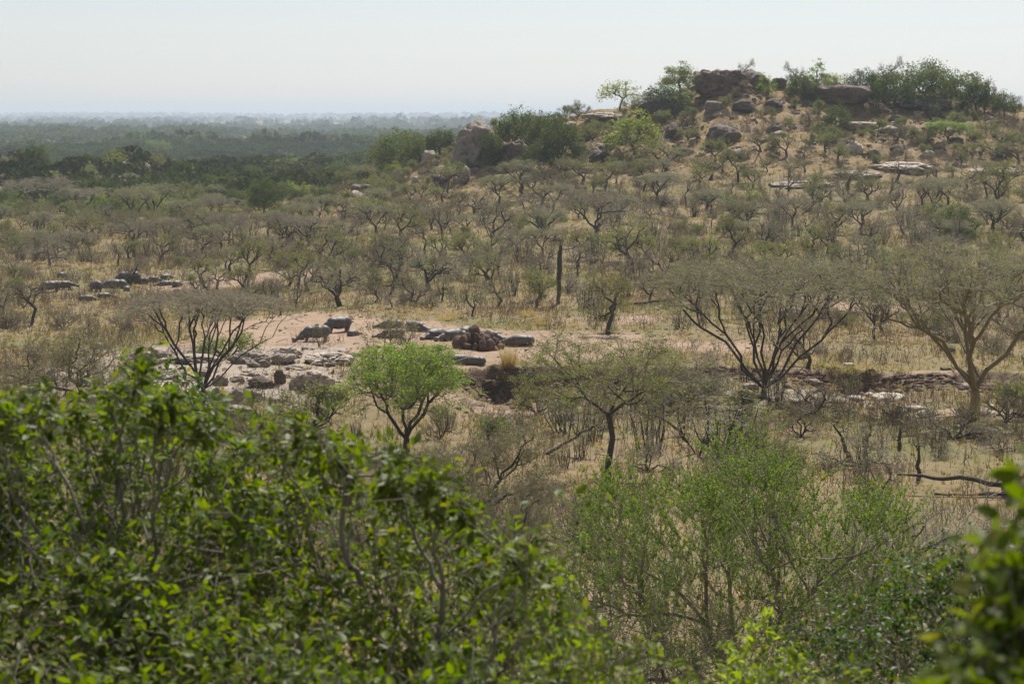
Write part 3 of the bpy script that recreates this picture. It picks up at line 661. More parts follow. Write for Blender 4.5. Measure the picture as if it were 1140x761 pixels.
# ---------------------------------------------------------- the feathery bush and near shrubs
def near_pt(px, d): x = (px-570)/F*d; return x, d, float(Z(x, d))
def feathery():
    d = 48.; x0, y0, z0 = near_pt(815, d)
    n = 760; T = []
    while len(T) < n:
        px = R.uniform(620, 1090); py = R.uniform(505, 775); dy = R.uniform(-3.2, 3.2)
        top = 520+((px-820)/225.)**2*110 + 24*math.sin(px/23.)
        if py < top: continue
        T.append(((px-570)/F*d-x0, dy, (HY-py)/F*d-z0))
    T = np.array(T)
    S = skel((0, 0, -.3), T, .012, .38, .42, .10, 9, (0, 0, .5))
    # long feathery wands
    B = np.repeat(T, 5, 0); k = len(B); dr = unit(k)*.55; dr[:, 2] += .75; dr[:, 0] += .12*np.sign(B[:, 0]); 
    dr /= np.linalg.norm(dr, axis=1, keepdims=True); ln = R.uniform(.5, 1.3, (k, 1)); m = B+dr*ln*.5; E = m+(dr+unit(k)*.3)*ln*.5; o = np.ones((k, 1))
    tw = np.concatenate([np.hstack([B, m, o*.009, o*.007]), np.hstack([m, E, o*.007, o*.004])])
    q = 165000; i = R.integers(0, k, q); t = R.random((q, 1)); C = np.where(t < .5, B[i]+(m[i]-B[i])*t*2, m[i]+(E[i]-m[i])*(t*2-1))
    dd = np.cross(dr[i], unit(q)); C = C+dd*.02
    # bare pale twigs low down
    tb, b_, e_ = twigs(T[T[:, 2] < np.median(T[:, 2])], 6, 1.0, .01, .1)
    sel = R.random(len(i)) < np.clip((C[:, 2]/5.5), .25, 1)
    pm = tree_mesh('feathery', S, np.concatenate([tw, tb]), C[sel], 'bark_grey', 'twig_grey', 'leaf_feather', .07, .42, 0, thr=.02, dirs=dd[sel])
    plant('feathery_bush', pm, (x0, y0, z0), parts=('stems', 'foliage'), label='large feathery bright green thorn bush in the right foreground', cat='bush')
    LM.append((815, 620, 'feathery bush'))
feathery()
def frontclump(T, k, sp):
    n = len(T); c = T[R.choice(n, k, replace=False)]; keep = R.random((n, 1)) < .6
    return np.where(keep, T, c[R.integers(0, k, n)]+R.normal(size=(n, 3))*sp)
def leafy_shrub(name, label, root, T, nsh, leaf, ls, rtip, bark='bark_grey', thr=.012, per=9, sl=.2, asp=.55, bare=False):
    """broadleaved shrub: T world targets; shoots with leaves along them"""
    root = np.array(root, float); T = np.asarray(T)-root
    S = skel((0, 0, -.1), T, rtip, .43, .42, .16, 6, (0, 0, .15))
    tw, B, E = twigs(T, nsh, sl, rtip*.6, .35)
    if bare: tb = twigs(T[R.random(len(T)) < .3], 2, sl*2.2, rtip*.9, .2)[0]
    k = len(B); q = k*per; i = np.repeat(np.arange(k), per); t = R.random((q, 1))
    C = B[i]*(1-t)+E[i]*t; ax = (E-B)[i]; ax /= np.linalg.norm(ax, axis=1, keepdims=True)
    dd = np.cross(ax, unit(q))+ax*.5; dd[:, 2] += R.uniform(-.5, .15, q)
    V, Q = tubes(S[S[:, 6] >= thr], 7) if (S[:, 6] >= thr).any() else tubes(S[:2], 7)
    tm = build('stems', V, [Q], [bark], smooth=True)
    sm = S[S[:, 6] < thr]; V, Q = tubes(np.concatenate([sm, tw]+([tb] if bare else [])) if len(sm) else tw, 4)
    LV, q4, t3 = broad(C, ls, dd, asp=asp); o = len(V)
    cm = build('foliage', np.concatenate([V, LV]), [Q, q4+o, t3+o], [bark, leaf], [0, 1, 1])
    plant(name, (tm, cm), tuple(root), parts=('stems', 'foliage'), label=label, cat='bush')
def screen_targets(outline, n, d0, d1, bottom, depthbias=1.5, xr=None, hole=None):
    ox = [p[0] for p in outline]; oy = [p[1] for p in outline]; T = []
    while len(T) < n:
        px = R.uniform(*(xr or (ox[0], ox[-1]))); top = np.interp(px, ox, oy) + 14*vn(px/21., 3.3) + 10*vn(px/7., 9.3)
        py = R.uniform(min(oy)-10, bottom)
        if py < top: continue
        f = (py-top)/(bottom-top+1e-6)
        dm = d1-(d1-d0)*min(1, f*1.1)           # lower parts stand nearer: a rounded mound
        d = dm+R.random()**depthbias*(1.6*(d1-d0)*.5)
        if hole and R.random() < hole*max(0, vn(px/33.+7, py/33.)*2.2): continue
        T.append(((px-570)/F*d, d, (HY-py)/F*d))
    return np.array(T)
OUT = [(-160, 490), (0, 474), (60, 472), (110, 460), (140, 444), (150, 424), (165, 460), (200, 470), (260, 492), (300, 486), (360, 506), (420, 522), (450, 545), (520, 572), (560, 600), (600, 655), (640, 700), (670, 765)]
T = frontclump(screen_targets(OUT, 2100, 6.6, 9.6, 860, hole=.75), 170, .075)
sh = []
for k in range(34):             # stray leafy shoots standing out of the bush
    px = R.uniform(-60, 650); b0 = np.interp(px, [p[0] for p in OUT], [p[1] for p in OUT]); d = 9.0-1.9*np.clip((b0-430)/300, 0, 1)+R.normal()*.25; h_ = R.uniform(8, 28); lean = R.normal()*14
    for q in range(4): sh.append(((px+lean*q/3-570)/F*d, d, (HY-(b0+8-h_*q/3))/F*d))
T = np.concatenate([T, np.array(sh)])
leafy_shrub('leafy_shrub', 'large glossy green broadleaved shrub filling the lower left foreground', (-1.35, 8.6, float(Z(-1.35, 8.6))), T, 5, 'leaf_front', .045, .003, 'bark_grey', .008, 5, .17, bare=True)
T = screen_targets([(850, 735), (900, 690), (960, 665), (1040, 625), (1100, 605), (1200, 570)], 560, 10.5, 13., 860)
leafy_shrub('leafy_shrub', 'dark green small leaved shrub in the lower right corner behind the blurred sprigs', (1.9, 12., float(Z(1.9, 12.))), T, 5, 'leaf_dark', .036, .004, 'bark_grey', .009, 8, .2)
T = screen_targets([(805, 745), (830, 700), (850, 690), (880, 715), (900, 750)], 36, 9.5, 10.2, 800)
leafy_shrub('leafy_shrub', 'young yellow green shoots at the bottom right of centre', (1.25, 9.8, float(Z(1.25, 9.8))), T, 4, 'leaf_shoot', .04, .003, 'bark_grey', .006, 7, .14, .35)
T = screen_targets([(1060, 735), (1085, 690), (1105, 640), (1128, 565), (1165, 540), (1260, 520)], 120, 2.9, 3.3, 830)
leafy_shrub('leafy_shrub', 'out of focus dark green sprigs very near the right edge', (.98, 3.15, float(Z(.98, 3.15))), T, 4, 'leaf_front', .042, .0025, 'bark_grey', .006, 4, .09)
T = screen_targets([(555, 725), (600, 700), (680, 690), (760, 740), (1000, 748)], 60, 6.4, 7.2, 790)
leafy_shrub('leafy_shrub', 'sparse leafy twigs along the bottom edge right of the large shrub', (.4, 6.9, float(Z(.4, 6.9))), T, 3, 'leaf_front', .034, .003, 'bark_grey', .006, 4, .12)
T = np.array([((px-570)/F*7., 7., (HY-py)/F*7.) for px, py in ((565, 580), (590, 562), (615, 552), (640, 550), (668, 556), (690, 560), (715, 558), (735, 556))])
leafy_shrub('leafy_shrub', 'single thin sprig with a few hanging leaves over the grassy clearing', (-.15, 7.1, float(Z(-.15, 7.1))), T, 1, 'leaf_front', .04, .003, 'bark_grey', .006, 3, .06)
T = screen_targets([(150, 455), (180, 436), (215, 440), (235, 465)], 50, 27, 28.5, 500)
leafy_shrub('leafy_shrub', 'glossy green shrub top showing just above the foreground shrub', (-4.6, 28., float(Z(-4.6, 28.))), T, 6, 'leaf_dark', .11, .012, 'bark_grey', .02, 8, .5)

# ================================================================== ROCKS
def ico(sub):
    bm = bmesh.new(); bmesh.ops.create_icosphere(bm, subdivisions=sub, radius=1)
    v = np.array([x.co[:] for x in bm.verts]); f = np.array([[a.index for a in x.verts] for x in bm.faces]); bm.free(); return v, f
IC = {s: ico(s) for s in (2, 3, 4, 5)}
def rock_mesh(name, mat, sub=4, planes=14, rough=.05, soft=.0, smooth=False, block=False):
    v, f = IC[sub]; n = unit(planes); d = R.uniform(.62, 1.0, planes)
    if block:
        ax = np.concatenate([np.eye(3), -np.eye(3)]); ax = ax+R.normal(size=ax.shape)*.12; ax /= np.linalg.norm(ax, axis=1, keepdims=True)
        n = np.concatenate([ax, n]); d = np.concatenate([R.uniform(.74, .88, 6), R.uniform(.9, 1.1, planes)])
    dt = v@n.T; r = np.min(np.where(dt > .05, d[None]/np.maximum(dt, .05), 9), 1); r = np.minimum(r, 1.15)
    r = r*(1-soft)+soft
    s = R.random()*60
    r = r*(1+rough*2*(fbm(v[:, 0]*2.3+s, v[:, 1]*2.3+v[:, 2]*1.7, 4)) + rough*fbm(v[:, 0]*7+s, v[:, 2]*7+v[:, 1]*5, 2))
    q = fbm(v[:, 0]*1.9+s+9, v[:, 2]*2.6+v[:, 1]*1.3, 3); r = r*(1-rough*2.2*np.exp(-(q/.035)**2))      # clefts
    r = r*(1-.05*(np.sin(v[:, 2]*11+3*vn(v[:, 0]*3+s, v[:, 1]*3)) > .75))
    return build(name, v*r[:, None], [f], [mat], smooth=smooth)
RK = {m: [rock_mesh(m, m, 4, R.integers(7, 14), .09, .0, block=_ % 3 == 0) for _ in range(7)] for m in ('rock_pale', 'rock_dark', 'rock_hill', 'rock_white')}
RK['round'] = [rock_mesh('round', 'rock_white', 4, 9, .08, .55, True) for _ in range(4)]
RK['slab'] = [rock_mesh('slab', 'rock_pale', 5, 11, .15, .2) for _ in range(6)]
RK['red'] = [rock_mesh('red', 'rock_red', 5, 6, .16, .15, block=True) for _ in range(3)]
def rock(kind, px, py, w, h, label, name='boulder', dp=.8, lm=None, i=None, group=None, dmin=100., loc=None, rz=None, sink=.55):
    x, y, z = loc or at(px, py, dmin); W = w*y/F/2; Hh = h*y/F*(.68 if y < 230 else 1)
    me = RK[kind][R.integers(len(RK[kind])) if i is None else i]
    o = mobj(name, me, None, (x, y, z+Hh*(.5-sink*.5)), R.uniform(-.4, .4) if rz is None else rz, (W, W*dp, Hh*(.5+sink*.5)))
    props(o, label, 'rock', group)
    if lm: LM.append((px, py-h/2, lm))
    HAND.append((x, y, W)); return o
RR = [
 ('slab', 212, 403, 60, 14, 'long flat grey slab behind the left umbrella tree'),
 ('slab', 278, 408, 42, 24, 'pale cracked boulder right of the left umbrella tree'),
 ('slab', 322, 396, 34, 12, 'flat pale slab up the bank from the cracked boulder'),
 ('slab', 368, 404, 60, 16, 'broad overhanging slab nearest the standing hippos'),
 ('slab', 347, 430, 44, 28, 'large smooth sloping boulder below the overhanging slab'),
 ('rock_dark', 311, 427, 15, 20, 'dark upright stone left of the smooth sloping boulder'),
 ('rock_pale', 246, 428, 17, 13, 'angular stone right beside the trunk of the left umbrella tree'),
 ('rock_pale', 241, 445, 20, 18, 'angular stone at the foot of the left umbrella tree'),
 ('rock_pale', 263, 444, 26, 20, 'tilted angular block right of the umbrella tree foot'),
 ('slab', 260, 466, 48, 24, 'big rounded boulder half hidden by the foreground shrub'),
 ('rock_pale', 284, 446, 18, 16, 'squarish stone right of the tilted block'),
 ('rock_pale', 182, 422, 22, 7, 'thin flat ledge left of the umbrella tree'),
 ('slab', 188, 436, 28, 14, 'rounded stone under the thin flat ledge'),
 ('rock_dark', 292, 428, 34, 12, 'low dark shelf between cracked boulder and upright stone'),
 ('rock_pale', 324, 460, 26, 14, 'pale stone low in the riverbed near the green bush'),
 ('rock_pale', 356, 458, 20, 10, 'small pale stone at the edge of the riverbed sand'),
 ('rock_white', 104, 448, 18, 11, 'whitish stone above the left part of the foreground shrub'),
 ('slab', 330, 412, 24, 8, 'flat stone wedged above the smooth sloping boulder'),
 ('rock_pale', 225, 418, 22, 10, 'stone hidden among the left umbrella tree limbs'),
 ('rock_pale', 395, 398, 20, 7, 'low stone on the bank behind the bright green tree'),
 ('rock_pale', 4, 366, 16, 8, 'pale stone cut by the left edge of the view'),
 ('rock_white', 30, 436, 20, 10, 'pale stone in the brown brush at the left edge'),
 ('slab', 160, 398, 30, 9, 'grey flat slab left end of the rock shelf'),
 ('round', 992, 446, 40, 13, 'largest smooth white rock in the riverbed on the right'),
 ('round', 1020, 457, 24, 9, 'smooth white rock right of the largest white one'),
 ('round', 1036, 463, 28, 10, 'smooth white rock nearest the great tan trunk'),
 ('round', 1004, 459, 16, 5, 'small white rock below the largest white one'),
 ('round', 968, 455, 16, 7, 'small white rock left of the largest white one'),
 ('round', 1076, 459, 28, 9, 'white rock behind the great tan trunk'),
 ('round', 1100, 462, 18, 8, 'white rock just right of the great tan trunk'),
 ('round', 884, 351, 32, 9, 'pale slab on the grassy flat behind the blackened tree'),
 ('rock_dark', 1055, 392, 20, 9, 'dark rounded rock behind the great tan trunk limbs'),
 ('rock_pale', 930, 448, 30, 8, 'brown eroded rock under the cut bank on the right'),
 ('rock_pale', 952, 446, 24, 9, 'grey eroded rock right of the brown eroded one'),
 ('rock_pale', 835, 432, 20, 8, 'pale stone at the foot of the great umbrella tree'),
 ('rock_pale', 905, 428, 18, 8, 'pale stone in brush left of the eroded rocks'),
 ('rock_red', 545, 440, 26, 14, 'reddish eroded block fallen under the cut bank'),
]
RK['rock_red'] = RK['red']; RK['dome'] = [rock_mesh('dome', 'rock_hill', 5, 7, .07, .5, True)]
for a in RR: rock(*a[:6])
LM.append((350, 425, 'smooth sloping boulder')); LM.append((990, 445, 'largest white rock'))
# hill rocks
HR = [
 ('red', 806, 102, 62, 25, 'huge square block of dark reddish rock crowning the hill', .8, 0, 'crowning block of rock'),
 ('rock_dark', 838, 100, 34, 18, 'dark rounded rock joined to the right side of the crowning block', .8, 2, None),
 ('rock_dark', 783, 98, 22, 16, 'small dark rock against the left side of the crowning block', .8, 4, None),
 ('rock_dark', 742, 132, 56, 24, 'large dark boulder with bushes left of the crowning block', .8, 1, None),
 ('rock_dark', 803, 160, 42, 18, 'large dark wedge shaped boulder on the open hillside', .7, 2, 'dark wedge boulder'),
 ('rock_dark', 867, 98, 20, 12, 'dark round rock alone on the crest', .8, 3, None),
 ('rock_dark', 930, 110, 84, 17, 'long dark rock ridge under the crest trees', .6, 0, None),
 ('rock_dark', 1025, 122, 70, 12, 'long dark ledge under the evergreen grove', .6, 4, None),
 ('rock_dark', 666, 180, 26, 11, 'flat dark rock at the left foot of the hill', .8, 2, None),
 ('rock_dark', 648, 172, 18, 9, 'small dark rock left of the flat one at the hill foot', .8, 1, None),
 ('rock_dark', 750, 152, 24, 12, 'dark rock between the yellow green tree and the wedge boulder', .8, 5, None),
 ('rock_hill', 794, 124, 20, 11, 'grey rock just below the crowning block', .8, 5, None),
 ('rock_dark', 830, 124, 26, 11, 'dark rock right below the crowning block', .8, 1, None),
 ('rock_pale', 955, 143, 54, 7, 'pale flat outcrop right of the lone round headed tree', .8, 3, 'pale hillside outcrop'),
 ('rock_pale', 985, 147, 34, 6, 'second pale flat outcrop to the right on the hillside', .8, 2, None),
 ('rock_dark', 1014, 152, 24, 11, 'dark rock at the right end of the pale outcrops', .8, 1, None),
 ('slab', 672, 132, 44, 6, 'pale flat ledge at the left end of the crest', .8, 1, None),
 ('slab', 890, 207, 70, 6, 'long pale rock sheet at the foot of the hill', .8, 2, 'long pale rock sheet'),
 ('slab', 955, 197, 50, 6, 'pale rock sheet right of the long one at the hill foot', .8, 1, None),
 ('slab', 1010, 190, 66, 9, 'broad pale rock sheet near the right end of the hill foot', .8, 3, None),
 ('slab', 1110, 192, 60, 6, 'pale rock sheet at the right edge of the hill foot', .8, 0, None),
 ('slab', 825, 172, 22, 7, 'smooth pale rock below the wedge boulder', .8, 0, None),
 ('dome', 532, 186, 54, 46, 'smooth grey striped dome of rock on the spur', 1.6, 0, 'striped dome of rock'),
 ('red', 571, 184, 48, 27, 'dark rounded boulder in front of the spur trees', .8, 1, 'dark boulder among spur trees'),
 ('red', 590, 158, 32, 20, 'reddish block on top of the boulder cluster', .8, 2, None),
 ('rock_pale', 616, 176, 22, 10, 'pale pointed rock at the right of the boulder cluster', .8, 4, None),
 ('rock_white', 519, 200, 12, 14, 'white rock face on the golden slope below the dome', .8, 4, None),
 ('rock_dark', 488, 206, 18, 9, 'dark rock on the golden slope left of the white face', .8, 2, None),
 ('rock_dark', 402, 218, 28, 14, 'dark rock mass at the left foot of the spur', .8, 0, None),
 ('rock_pale', 478, 178, 22, 9, 'pale rock on the spur shoulder', .8, 1, None),
 ('rock_hill', 160, 196, 22, 13, 'pale topped rock on the small knoll in the valley', .8, 1, 'rocky knoll'),
 ('rock_hill', 140, 188, 16, 7, 'small pale rock left on the small knoll', .8, 2, None),
 ('rock_pale', 112, 204, 16, 8, 'pinkish rock at the left foot of the small knoll', .8, 3, None),
 ('rock_hill', 52, 176, 12, 9, 'rock atop the rise at the far left', .8, 2, None),
 ('rock_dark', 24, 184, 26, 12, 'dark rocks on the rise at the far left', .8, 3, None),
 ('rock_pale', 250, 213, 30, 6, 'pale stony outcrop in the valley left of the dark spiky tree', .8, 3, 'stony valley outcrop'),
]
for k, px, py, w, h, lab, dp, i, lm in HR: rock(k, px, py, w, h, lab, dp=dp, i=min(i, len(RK[k])-1), lm=lm, dmin=350.)

# termite mound
def mound():
    x, y, z = at(532, 389, 180.); Vs = []; Fs = []; o = 0; v, f = IC[3]
    for k in range(75):
        a = R.uniform(0, 6.28); r = 2.3*math.sqrt(R.random()); top = 2.3*(1-(r/2.5)**1.1)*R.uniform(.5, 1.0)
        s = R.uniform(.28, .6); n = unit(9); d = R.uniform(.6, 1, 9); dt = v@n.T; rr = np.minimum(np.min(np.where(dt > .05, d/np.maximum(dt, .05), 9), 1), 1.2)
        Vs.append(v*rr[:, None]*np.array([s, s, s*R.uniform(.7, 1.5)])+np.array([r*math.cos(a), r*.75*math.sin(a), max(.1, top)])); Fs.append(f+o); o += len(v)
    for k in range(0):
        Vs.append(v*np.array([.26, .26, .4])+np.array([-.7+.5*k, .1, 2.0+.3*(k % 2)])); Fs.append(f+o); o += len(v)
    me = build('termite_mound', np.concatenate(Vs), [np.concatenate(Fs)], ['mound'])
    props(mobj('termite_mound', me, None, (x, y, z)), 'crumbling dark red termite mound among the lying hippos', 'termite mound')
    LM.append((532, 375, 'termite mound')); HAND.append((x, y, 3))
mound()

# ================================================================== HIPPOS
def bodymesh(name, blobs, caps, vox=.055):
    """blobs: centre, radii, rotation about y (deg); caps: p0, p1, r0, r1 ; union by voxel remesh"""
    Vs = []; Fs = []; o = 0; v, f = IC[4]; 
    for c, r, ry in blobs:
        m = np.array(Matrix.Rotation(rad(ry), 3, 'Y')); Vs.append((v*np.array(r))@m.T+np.array(c)); Fs.append(f+o); o += len(v)
    for p0, p1, r0, r1 in caps:
        p0 = np.array(p0, float); p1 = np.array(p1, float); n = 7
        for k in range(n+1):
            t = k/n; Vs.append(IC[2][0]*(r0+(r1-r0)*t)+p0+(p1-p0)*t); Fs.append(IC[2][1]+o); o += len(IC[2][0])
    me = build(name, np.concatenate(Vs), [np.concatenate(Fs)], ['hippo'])
    ob = bpy.data.objects.new('tmp', me); COL.objects.link(ob)
    m = ob.modifiers.new('r', 'REMESH'); m.mode = 'VOXEL'; m.voxel_size = vox; m.use_smooth_shade = True
    m = ob.modifiers.new('s', 'SMOOTH'); m.factor = .6; m.iterations = 5
    dg = bpy.context.evaluated_depsgraph_get(); dg.update(); out = bpy.data.meshes.new_from_object(ob.evaluated_get(dg)); out.name = name
    out.materials.clear(); out.materials.append(M['hippo'])
    bpy.data.objects.remove(ob); return out
def head(x, z, dz=-.1, y=0):   # skull, cheeks, broad muzzle, ears, eye knobs, nostrils
    b = [((x, y, z), (.42, .27, .27), 8), ((x+.42, y, z+dz), (.36, .20, .20), 8), ((x+.70, y, z+dz*1.5), (.27, .31, .22), 8), ((x+.66, y, z+dz*1.5-.16), (.28, .25, .12), 4)]
    for s in (-1, 1):
        b += [((x+.06, y+s*.17, z+.24), (.08, .06, .07), 0), ((x-.16, y+s*.22, z+.25), (.05, .04, .10), 0), ((x+.84, y+s*.13, z+dz*1.5+.18), (.07, .06, .05), 0)]
    return b
def legs(h, spread=.32, st=(.0, .0, .0, .0)):
    c = []
    for i, (x, s) in enumerate(((.95, -1), (.95, 1), (-.95, -1), (-.95, 1))):
        c += [((x, s*spread, .75), (x+st[i]*.6, s*spread, .32), .25, .16), ((x+st[i]*.6, s*spread, .32), (x+st[i], s*spread, .08), .155, .15), ((x+st[i]+.04, s*spread, .06), (x+st[i]+.12, s*spread, .06), .14, .10)]
    return c
torso = [((0, 0, 1.0), (1.12, .70, .66), 0), ((-.8, 0, 1.04), (.66, .60, .62), 0), ((.7, 0, 1.04), (.64, .60, .58), 0)]
HM = {}
HM['walk'] = bodymesh('hippo', torso+[((1.3, 0, .98), (.45, .36, .38), 12)]+head(1.75, .88), legs(1, st=(.22, -.1, .15, -.18))+[((-1.42, 0, 1.1), (-1.55, 0, .8), .06, .03)])
HM['graze'] = bodymesh('hippo', torso+[((1.25, 0, .85), (.5, .36, .38), 28)]+head(1.55, .5, -.14), legs(1, st=(-.05, .12, -.1, .1))+[((-1.42, 0, 1.1), (-1.55, 0, .8), .06, .03)])
low = [((0, 0, .56), (1.12, .74, .60), 0), ((-.8, 0, .55), (.68, .66, .58), 0), ((.72, 0, .55), (.6, .6, .54), 0)]
HM['rest'] = bodymesh('hippo', low+[((1.25, 0, .42), (.45, .38, .36), 8)]+head(1.65, .32, -.04), [((.95, s*.45, .22), (1.35, s*.5, .12), .19, .12) for s in (-1, 1)]+[((-.9, s*.5, .25), (-.5, s*.66, .13), .24, .13) for s in (-1, 1)]+[((-1.4, 0, .55), (-1.55, 0, .35), .06, .03)])
HM['side'] = bodymesh('hippo', [((0, 0, .52), (1.2, .66, .56), 0), ((-.85, 0, .5), (.62, .6, .52), 0), ((.75, 0, .46), (.6, .54, .44), 0), ((1.25, 0, .36), (.45, .36, .34), 6)]+head(1.65, .28, -.02),
    [((.85, -.35, .45), (.95, -1.0, .35), .2, .13), ((.75, -.35, .2), (.65, -1.05, .13), .2, .13), ((-.8, -.35, .45), (-.75, -1.0, .33), .22, .13), ((-.9, -.35, .2), (-1.1, -1.02, .13), .22, .13), ((-1.4, 0, .5), (-1.5, -.25, .3), .06, .03)])
def hippo(pose, px, py, yaw, s, label, lm=None):
    x, y, z = at(px, py, 180.)
    o = mobj('hippo', HM[pose], None, (x, y, z-.03), rad(yaw), (s, s, s)); props(o, label, 'hippo', 'hippos resting and standing on the far bank')
    HAND.append((x, y, 1.6))
    if lm: LM.append((px, py-6, lm))
for a in [
 ('graze', 377, 370, 212, 1.08, 'standing hippo facing left, the farther of two on the bare soil', 'farther standing hippo'),
 ('graze', 352, 380, 196, 1.05, 'standing hippo facing left behind a bare shrub, the nearer of two', 'nearer standing hippo'),
 ('rest', 393, 374, 60, .62, 'small hippo lying right of the two standing ones'),
 ('rest', 436, 365, 178, .85, 'dark hippo lying behind the others, left of the dry saplings'),
 ('rest', 437, 376, 192, .88, 'hippo lying in front of the dark one behind the sapling clump'),
 ('rest', 463, 368, 320, .95, 'pale backed hippo lying at the back between sapling clump and mound'),
 ('rest', 484, 377, 236, .98, 'first hippo in the row left of the termite mound'),
 ('rest', 503, 378, 226, 1.0, 'middle hippo in the row left of the termite mound'),
 ('rest', 518, 374, 262, .98, 'hippo lying directly against the left back of the termite mound'),
 ('rest', 546, 378, 320, .9, 'hippo lying at the right side of the termite mound'),
 ('side', 579, 384, 178, 1.05, 'big dark hippo lying stretched out alone right of the termite mound', 'big lying hippo'),
 ('side', 488, 404, 200, .8, 'leftmost of three hippos dozing at the edge of the cut bank'),
 ('side', 508, 405, 205, .9, 'middle of three hippos dozing at the edge of the cut bank', 'bank edge hippos'),
 ('side', 527, 406, 170, .85, 'rightmost of three hippos dozing at the edge of the cut bank'),
 ('graze', 56, 325, 215, 1.0, 'leftmost standing hippo of the distant left herd'),
 ('walk', 71, 323, 20, .85, 'hippo standing right behind the leftmost of the left herd'),
 ('rest', 69, 309, 80, .85, 'pale backed hippo lying apart at the back left of the herd'),
 ('walk', 107, 325, 120, 1.05, 'dark hippo standing near the middle of the left herd'),
 ('rest', 96, 335, 10, .75, 'hippo lying nearest the viewer in the left herd'),
 ('rest', 116, 332, 30, .7, 'small hippo lying right of the nearest one in the left herd'),
 ('rest', 128, 321, 185, 1.2, 'long pale backed hippo lying in the centre of the left herd', 'left hippo herd'),
 ('graze', 143, 316, 190, 1.2, 'dark hippo standing highest in the left herd'),
 ('rest', 141, 324, 100, .7, 'small hippo lying below the dark standing one in the left herd'),
 ('rest', 157, 316, 170, .9, 'hippo lying just right of the dark standing one in the left herd'),
 ('rest', 169, 314, 10, .85, 'hippo lying at the upper right of the left herd'),
 ('rest', 185, 311, 60, .8, 'pale hippo lying at the back right of the left herd'),
 ('rest', 184, 318, 200, .7, 'small hippo lying in front of the back right one'),
 ('rest', 197, 319, 80, .85, 'rounded hippo lying at the right end of the left herd'),
 ('rest', 199, 326, 15, .55, 'young hippo lying in front of the right end of the left herd'),
]: hippo(*a)

# ================================================================== DEAD WOOD
def bent(name, pts, radii, mat='bark_dark', sides=7, branches=0, bl=1.0, br=.03, label='', cat='dead wood', extra=None, extramat=None, lm=None):
    """one continuous limb through world points with stubs; extra: end splinters as child"""
    pts = [np.array(p, float) for p in pts]; S = []
    o = pts[0].copy()
    for a, b, r0, r1 in zip(pts[:-1], pts[1:], radii[:-1], radii[1:]):
        k = 4; prev = a
        for i in range(1, k+1):
            q = a+(b-a)*i/k+(R.normal(size=3)*np.linalg.norm(b-a)*.03 if i < k else 0); S.append([*(prev-o), *(q-o), r0+(r1-r0)*(i-1)/k, r0+(r1-r0)*i/k]); prev = q
    for k in range(branches):
        s = S[R.integers(len(S)//3, len(S))]; p = np.array(s[3:6]); d = unit(1)[0]; d[2] = abs(d[2])*.7; m = p+d*bl*.5; e = m+(d+unit(1)[0]*.6)*bl*.5
        S += [[*p, *m, br, br*.7], [*m, *e, br*.7, br*.3]]
        for _ in range(2):
            e2 = m+(d+unit(1)[0])*bl*.4; S.append([*m, *e2, br*.5, br*.2])
    V, Q = tubes(np.array(S), sides); me = build(name, V, [Q], [mat], smooth=True)
    ob = mobj(name, me, None, tuple(o)); props(ob, label, cat)
    if extra is not None:
        E = []
        for k in range(9):
            d = np.array(extra[1])+unit(1)[0]*.35; p = np.array(extra[0])-o+unit(1)[0]*radii[-1]*.5; E.append([*p, *(p+d*extra[2]*R.uniform(.5, 1)), radii[-1]*.5, .01])
        V, Q = tubes(np.array(E), 4); mobj('splintered_end', build('splintered_end', V, [Q], [extramat or 'split_wood']), ob)
    if lm:
        q = proj(*pts[0]); LM.append((q[0], q[1]-10, lm))
def G(px, py, up=0, dmin=80.):
    x, y, z = at(px, py, dmin); return (x, y, z+up)
def AT(px, py, d): return ((px-570)/F*d, d, (HY-py)/F*d)
g = G(608, 506); d = g[1]
bent('broken_limb', [g, AT(635, 490, d), AT(661, 474, d-.3)], [.14, .12, .09], branches=3, bl=.6, label='broken dark limb leaning up to the right with a pale splintered end', extra=(AT(661, 474, d-.3), (.9, 0, .4), .5))
g = G(782, 495); d = g[1]
bent('fallen_limb', [AT(712, 458, d-1), AT(745, 470, d), AT(766, 492, d)], [.05, .1, .13], branches=4, bl=1., label='arching dark fallen limb left of the tangled dead trunk')
bent('fallen_limb', [g, AT(800, 478, d), AT(830, 455, d+1)], [.2, .14, .07], branches=6, bl=1.2, label='tangled dark dead trunk leaning right beyond the feathery bush')
for (px, py, h, w, lab) in ((945, 510, 2.4, -1.1, 'black leaning snag with two limbs right of the feathery bush'), (962, 512, 2.3, .5, 'black upright snag beside the leaning one'), (1001, 500, 1.6, .1, 'short black stump in dry brush below the white rocks'), (1022, 535, 2.4, .1, 'thin black snag standing behind the long fallen log')):
    g = np.array(G(px, py)); bent('snag', [g-[0, 0, .2], g+[w*.4, 0, h*.55], g+[w, .2, h]], [.17, .13, .06], branches=5, bl=.8, br=.05, label=lab)
g = G(1118, 552, dmin=90.); d = g[1]
bent('fallen_log', [AT(1000, 528, d+1), AT(1050, 533, d+.5), AT(1122, 540, d)], [.08, .14, .19], branches=8, bl=1.0, br=.05, label='long dark fallen log lying across the ground at the right')
bent('fallen_log', [AT(1040, 549, d+.5), AT(1085, 552, d+.2), AT(1135, 553, d)], [.08, .16, .18], branches=2, bl=.7, label='lower dark log lying beneath the long fallen one')
bent('tree_stump', [np.array(g)+[.2, 0, -.3], np.array(g)+[.25, 0, 1.0], np.array(g)+[.2, 0, 1.7]], [.42, .34, .26], 'bark_dark', label='broken stump with orange split wood at the right edge', cat='stump', extra=(np.array(g)+[.2, -.1, 1.2], (0, -.1, 1), 1.1))
g = np.array(G(686, 541, .05)); bent('fallen_limb', [g, g+[1.2, 0, .1], g+[2.4, .1, .0]], [.07, .09, .05], 'bark_grey', branches=1, bl=.4, label='short grey limb lying at the foot of the slender thorn tree')
